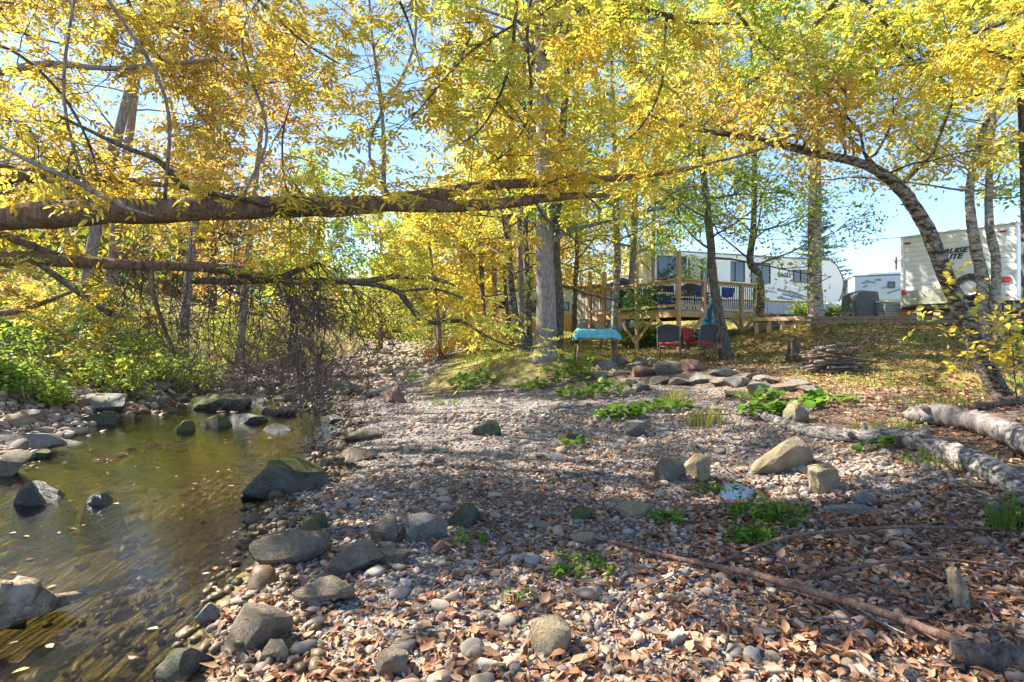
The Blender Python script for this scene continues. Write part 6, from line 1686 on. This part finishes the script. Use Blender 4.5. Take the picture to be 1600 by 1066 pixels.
# feathery weeds
def weed(label, px, py, wpx_, n, h, seed, mat='leaf_plant', size=.035, group='feathery weeds among the leaves'):
    rng = np.random.default_rng(seed); g = G(px, py); W = wpx_ * g[1] / F
    r_ = empty('weed', tuple(g)); tag(r_, label, 'plant', group); w, lv = MB(), MB(); o_ = np.array(g)
    for k in range(n):
        a = rng.uniform(0, 6.28); rr = math.sqrt(rng.random()) * W / 2; p = np.array([g[0] + math.cos(a) * rr, g[1] + math.sin(a) * rr * .7, 0]); p[2] = Hs(p[0], p[1])
        spray(w, lv, p, unit(np.array([rng.normal() * .5, rng.normal() * .5, 1])), h * rng.uniform(.6, 1.2), rng, .003, 5, 6, size, 0, .012, False, False, .6, rng.random() * .8, .2, .8, .5)
    tag(w.build('stem_work', mat, r_, o_, True), kind='stuff'); lv.build('foliage', mat, r_, o_, False, True)
weed('feathery green weed patch beside the puddle and leaf pile', 1195, 815, 110, 40, .15, 1); weed('feathery green weed below the puddle patch', 1175, 850, 60, 22, .13, 2); weed('low weed beside the tan angular stone', 1045, 815, 50, 14, .09, 3); weed('sparse weed on the gravel beside the long stick tip', 905, 890, 110, 16, .06, 4); weed('green weed growing at the puddle rim', 1120, 772, 70, 18, .08, 5); weed('weed at the waterside below the bank bushes', 180, 612, 60, 26, .4, 6, size=.07)
weed('lime weed tuft beside the gravel riffle', 640, 596, 30, 14, .3, 7, size=.06); weed('low weeds in the gravel behind the upright stone', 690, 632, 60, 14, .1, 8)
# grass tufts and lawn grass
def blades(mb, pos, h, rng, w=.006, lean=.45, tint=None):
    N = len(pos); a = rng.uniform(0, 6.28, N); d = np.stack([np.cos(a), np.sin(a), np.zeros(N)], -1); s = np.stack([-np.sin(a), np.cos(a), np.zeros(N)], -1)
    h = np.broadcast_to(h, (N,))[:, None]; le = (lean * rng.uniform(.2, 1.2, N))[:, None]; w = w * np.ones((N, 1))
    V = np.stack([pos - s * w, pos + s * w, pos + np.array([0, 0, 1]) * h * .6 + d * h * le * .35 - s * w * .7, pos + np.array([0, 0, 1]) * h * .6 + d * h * le * .35 + s * w * .7, pos + np.array([0, 0, 1]) * h * .92 + d * h * le], 1)
    off = np.arange(N)[:, None, None] * 5
    mb.add(V.reshape(-1, 3), (np.array([[0, 1, 3, 2]])[None] + off).reshape(-1, 4), (np.array([[2, 3, 4]])[None] + off).reshape(-1, 3), np.repeat(rng.random(N) if tint is None else np.clip(tint + rng.normal(size=N) * .15, 0, 1), 5))
for k, (lab, px, py, w, n, h, ti) in enumerate([('sunlit yellow grass tuft below the stone edging', 1052, 632, 44, 130, .34, .15), ('drooping pale grass tuft right of the yellow tuft', 1100, 662, 60, 160, .26, .25), ('green grass tuft beside the thick end of the birch log', 1580, 830, 70, 120, .28, .8), ('green grass strip behind the birch log', 1385, 668, 110, 240, .10, .7), ('grass strip between the two logs', 1480, 720, 130, 240, .12, .6), ('grass patch on the bare ground above the rotten log', 1460, 628, 140, 300, .12, .6), ('short grass patch beside the patio chairs', 1160, 562, 120, 300, .14, .6)]):
    rng = np.random.default_rng(800 + k); g = G(px, py); W = w * g[1] / F
    a = rng.uniform(0, 6.28, n); rr = np.sqrt(rng.random(n)) * W / 2; x = g[0] + np.cos(a) * rr; y = g[1] + np.sin(a) * rr * .8
    mb = MB(); blades(mb, np.stack([x, y, H(x, y) - .01], -1), h * rng.uniform(.5, 1.1, n), rng, .005, .8 if h > .2 else .5, ti)
    tag(mb.build('grass_tuft', 'grass_blade', None, g, False, True, loc=tuple(g)), lab, 'grass', 'grass tufts')
def lawn():
    rng = np.random.default_rng(41); n = 56000
    x = rng.uniform(-14, 20, n); y = rng.uniform(8, 26, n)
    keep = rng.random(n) < grass_w(x, y) * np.clip(1.25 - y / 34, .3, 1); x, y = x[keep], y[keep]
    mb = MB(); blades(mb, np.stack([x, y, H(x, y) - .01], -1), rng.uniform(.05, .15, len(x)), rng, .009, .7, .45 + .25 * fbm(x, y, .8, 12))
    tag(mb.build('lawn_grass', 'grass_blade', None, (0, 0, 0), False, True), 'short yellow green grass over the lawn and banks', None, kind='stuff')
lawn()

# ------------------------------------------------------------------ loose stones, gravel and fallen leaves on the ground
def stone_mat(name, wet=False):
    t = NT(name); f = t.attr('tint'); v = t.coord()
    k = .5 if wet else 1.5
    cols = [(0, (.10, .09, .08)), (.16, (.19, .17, .155)), (.32, (.27, .23, .185)), (.46, (.16, .125, .115)), (.6, (.30, .245, .19)), (.74, (.19, .185, .19)), (.86, (.28, .18, .14)), (.96, (.34, .31, .27)), (1, (.5, .47, .43))]
    c = t.ramp(f, [(p, tuple(a * k for a in q)) for p, q in cols])
    c = t.mix(1.0, c, (1.0, .82, .5) if wet else (1.0, .94, .85), 'MULTIPLY')
    g = t.noise(v, 60, 4, .65); c = t.mix(.4, c, t.ramp(g, [(.3, .5), (.65, 1.0)]), 'MULTIPLY')
    return t.done(c, .5 if wet else .85, t.bump(g, .4, .01), .3)
stone_mat('pebble'); stone_mat('pebble_wet', True)
def pebbles(mb, x, y, z, r, rng, base, tri, flat=.62, ang=.18):
    N = len(x); k = len(base)
    S = np.stack([rng.uniform(.75, 1.3, N), rng.uniform(.6, 1.0, N), rng.uniform(.4, .8, N) * flat / .62], -1) * r[:, None]
    V = base[None] * (1 + ang * rng.normal(size=(N, k, 1)) * .8) * S[:, None, :]
    a = rng.uniform(0, 6.28, N); c, s = np.cos(a)[:, None], np.sin(a)[:, None]; tl = rng.normal(size=N)[:, None] * .3
    X = V[..., 0]; Zt = V[..., 2] + X * tl
    V = np.stack([X * c - V[..., 1] * s, X * s + V[..., 1] * c, Zt], -1) + np.stack([x, y, z], -1)[:, None, :]
    mb.add(V.reshape(-1, 3), None, (tri[None] + (np.arange(N) * k)[:, None, None]).reshape(-1, 3), np.repeat(rng.random(N), k))
def sample(n, y0, y1, rng, p=1.4, spread=1.05):
    u = rng.random(n); e = 1 - p
    y = (y0 ** e + u * (y1 ** e - y0 ** e)) ** (1 / e)
    x = rng.uniform(-1, 1, n) * (spread * y + .5)
    return x, y
def dry(x, y): return H(x, y) > water_level(y) + .02
def not_puddle(x, y): return ((x - 2.04) / .42) ** 2 + ((y - 5.25) / .55) ** 2 > 1
def scatter_ground():
    rng = np.random.default_rng(61)
    mb = MB(); x, y = sample(42000, 1.75, 22, rng, 1.65)
    k = (rng.random(len(x)) < gravel_w(x, y)) & dry(x, y) & not_puddle(x, y); x, y = x[k], y[k]
    r = .0055 + .0031 * y * rng.uniform(.5, 1.15, len(x)) * (1 + .8 * (rng.random(len(x)) < .12)); r = np.minimum(r, .05) * (.55 + .75 * smooth(-.35, .45, fbm(x, y, 1.4, 77)))
    pebbles(mb, x, y, H(x, y) + r * .12, r, rng, ICO1, ICO1T)
    tag(mb.build('gravel', 'pebble', ground, smooth=True, tint=True), kind='stuff')
    mb = MB(); x, y = sample(5200, 1.8, 30, rng, 1.35)
    k = (rng.random(len(x)) < gravel_w(x, y) * (.35 + .65 * (fbm(x, y, 1.1, 21) > .0))) & dry(x, y) & not_puddle(x, y); x, y = x[k], y[k]
    r = rng.uniform(.014, .038, len(x)) * np.clip(.6 + y * .08, .7, 1.8)
    pebbles(mb, x, y, H(x, y) + r * .15, r, rng, ICO2, ICO2T, ang=.07)
    tag(mb.build('cobble_scatter', 'pebble', ground, smooth=True, tint=True), kind='stuff')
    # wet stones of the creek bed and the riffle
    mb = MB(); x = rng.uniform(-9, -1.2, 4200); y = rng.uniform(1.6, 30, 4200)
    d_ = H(x, y) - water_level(y); k = (d_ < .06) & (d_ > -.4) & (rng.random(len(x)) < .35 + .65 * (y > 14)); x, y = x[k], y[k]
    r = rng.uniform(.03, .11, len(x)); pebbles(mb, x, y, H(x, y) + r * .2, r, rng, ICO2, ICO2T, ang=.07)
    tag(mb.build('creek_bed_stones', 'pebble_wet', ground, smooth=True, tint=True), kind='stuff')
    mb = MB(); x = rng.uniform(-5, -.6, 7000); y = rng.uniform(1.5, 13, 7000); d_ = H(x, y) - water_level(y); k = (d_ < .07) & (d_ > -.2); x, y = x[k], y[k]
    r = rng.uniform(.012, .05, len(x)) * (.8 + .06 * y); pebbles(mb, x, y, H(x, y) + r * .2, r, rng, ICO1, ICO1T)
    x = rng.uniform(-8.6, -3.6, 900); y = rng.uniform(11, 22, 900); d_ = H(x, y) - water_level(y); k = (d_ < .1) & (rng.random(900) < smooth(10.5, 13.5, y + .5 * fbm(x, y, 1.5, 5))); x, y = x[k], y[k]
    r = rng.uniform(.06, .19, len(x)); pebbles(mb, x, y, H(x, y) * .5 + .5 * (water_level(y) - r * .2), r, rng, ICO2, ICO2T, ang=.08)
    tag(mb.build('shallow_stones', 'pebble_wet', ground, smooth=True, tint=True), kind='stuff')
    mb = MB(); x = rng.uniform(-9, -2, 1500); y = rng.uniform(17, 44, 1500); k = (np.abs(x + 4.4 + .07 * y - .6) < 2.6); x, y = x[k], y[k]; r = rng.uniform(.06, .2, len(x)); pebbles(mb, x, y, H(x, y) + r * .1, r, rng, ICO2, ICO2T, ang=.09)
    tag(mb.build('channel_stones', 'pebble', ground, smooth=True, tint=True), kind='stuff')
    # shore stones of the left bank
    mb = MB(); x = rng.uniform(-11, -5, 3000); y = rng.uniform(5, 22, 3000); d_ = H(x, y) - water_level(y); k = (d_ > .0) & (d_ < .62) & (x < -5.2 - .02 * y); x, y = x[k], y[k]
    r = rng.uniform(.03, .13, len(x)); pebbles(mb, x, y, H(x, y) + r * .2, r, rng, ICO2, ICO2T, ang=.09)
    tag(mb.build('shore_stones', 'pebble', ground, smooth=True, tint=True), kind='stuff')
    # the larger cobbles one can pick out: each its own piece
    protos = []
    for q in range(12):
        V = rock_verts(900 + q, 5, .1, ICO2); V = V * np.array([.5, .4, .3]); me = np_mesh('stone', V, None, ICO2T, np.full(len(V), (q + .5) / 12)); me.materials.append(MATS['pebble']); protos.append(me)
    x, y = sample(1500, 2.0, 17, rng, 1.15, .95); k = (rng.random(len(x)) < gravel_w(x, y)) & dry(x, y) & not_puddle(x, y); x, y = x[k][:300], y[k][:300]
    z = H(x, y)
    for i in range(len(x)):
        s = rng.uniform(.07, .14) * (.8 + .06 * y[i]); o = link_mesh('stone', protos[i % 12], None, ground, (x[i], y[i], z[i] + s * .08)); o.scale = (s, s, s * rng.uniform(.7, 1)); o.rotation_euler = (rng.normal() * .15, rng.normal() * .15, rng.uniform(0, 6.28))
    # fallen leaves
    def leaf_w(x, y):
        base = .62 + .5 * fbm(x, y, 1.5, 31) + .30 * smooth(-.5, 2.5, x) - .25 * np.exp(-((x + .55) / .35) ** 2 - ((y - 3.3) / .6) ** 2)
        return np.clip(base, .05, 1)
    def put(mb, x, y, rng, sz, lift, fine=1):
        N = len(x); a = rng.uniform(0, 6.28, N); d = np.stack([np.cos(a), np.sin(a), rng.normal(size=N) * .18], -1)
        n = unit(np.array([0, 0, 1.0]) + rng.normal(size=(N, 3)) * .38)
        pos = np.stack([x, y, H(x, y) + lift * rng.uniform(.4, 1.4, N)], -1)
        leaf_cloud(mb, pos, d, n, sz, .58, rng.normal(size=N) * .5, rng.uniform(-.2, 1.3, N), np.clip(rng.beta(1.9, 1.9, N), 0, 1), fine, rng, .03)
    mb = MB(); x, y = sample(48000, 1.7, 17, rng, 1.25); k = (rng.random(len(x)) < leaf_w(x, y) * (1 - .35 * smooth(8, 15, y))) & dry(x, y) & ((x > -6) | True); x, y = x[k], y[k]
    near = y < 5.5
    sz = .026 + .066 * rng.beta(1.6, 2.4, len(x)); put(mb, x[near], y[near], rng, sz[near], .012, 2); put(mb, x[~near], y[~near], rng, sz[~near] * 1.15, .012, 0)
    x = rng.uniform(1.2, 4.2, 3800); y = rng.uniform(1.9, 4.6, 3800); put(mb, x, y, rng, rng.uniform(.035, .075, len(x)), .03, 2)
    x = rng.uniform(4.5, 17, 14000); y = rng.uniform(7.5, 17, 14000); put(mb, x, y, rng, rng.uniform(.05, .11, len(x)), .03, 0)
    x = rng.uniform(-13, -6, 5000); y = rng.uniform(6, 20, 5000); k = dry(x, y); put(mb, x[k], y[k], rng, rng.uniform(.06, .11, k.sum()), .03, 0)
    x = rng.uniform(2, 9, 5000); y = rng.uniform(13, 20, 5000); put(mb, x, y, rng, rng.uniform(.06, .10, len(x)), .02, 0)
    tag(mb.build('leaf_litter', 'leaf_litter', ground, tint=True, smooth=True), kind='stuff')
    lp = []
    for q in range(14):
        m_ = MB(); leaf_cloud(m_, np.zeros((1, 3)), np.array([[1.0, 0, 0]]), np.array([[0, 0, 1.0]]), 1.0, .62, [rng.normal() * .5], [rng.uniform(-.2, 1.2)], [(q + .5) / 14], 2, rng, .03); me = m_.mesh('fallen_leaf', tint=True, smooth=True); me.materials.append(MATS['leaf_litter']); lp.append(me)
    x, y = sample(900, 1.95, 4.6, rng, 1.2, .9); k = (rng.random(len(x)) < leaf_w(x, y)) & dry(x, y); x, y = x[k][:300], y[k][:300]; z = H(x, y)
    for i in range(len(x)):
        o = link_mesh('fallen_leaf', lp[int(rng.beta(1.9, 1.7) * 13.9)], None, ground, (x[i], y[i], z[i] + rng.uniform(.02, .04))); s = rng.uniform(.045, .09); o.scale = (s, s * rng.uniform(.75, 1.15), s); o.rotation_euler = (rng.normal() * .35, rng.normal() * .35, rng.uniform(0, 6.28))
    # leaves floating on and caught in the pool
    mb = MB(); t = rng.random(260); px = 370 + t * 340; 
    P_ = np.array([Pw(150 + u * 140, 719 - u * 30 + 5 * math.sin(u * 9) + rng.normal() * (1.2 + 2.5 * u), 1) for u in np.concatenate([rng.uniform(0, .45, 70), rng.uniform(.55, 1, 80)])])
    sc = (EYE + .115) / (EYE - P_[:, 2]); X = P_[:, 0] * sc; Yv = P_[:, 1] * sc
    N = len(X); a = rng.uniform(0, 6.28, N); leaf_cloud(mb, np.stack([X, Yv, np.full(N, -.112)], -1), np.stack([np.cos(a), np.sin(a), np.zeros(N)], -1), unit(np.array([0, 0, 1.0]) + rng.normal(size=(N, 3)) * .15), rng.uniform(.04, .08, N), .6, .1, .2, rng.random(N) * .35, True, rng)
    x = rng.uniform(-6, -1.6, 160); y = rng.uniform(2.4, 9, 160); k = ~dry(x, y); x, y = x[k], y[k]; N = len(x); a = rng.uniform(0, 6.28, N)
    leaf_cloud(mb, np.stack([x, y, np.full(N, -.113)], -1), np.stack([np.cos(a), np.sin(a), np.zeros(N)], -1), unit(np.array([0, 0, 1.0]) + rng.normal(size=(N, 3)) * .1), rng.uniform(.04, .07, N), .6, .1, .2, rng.random(N), True, rng)
    tag(mb.build('floating_leaves', 'leaf_litter', None, tint=True), 'brown leaves drifting on the creek pool', None, kind='stuff')
scatter_ground()
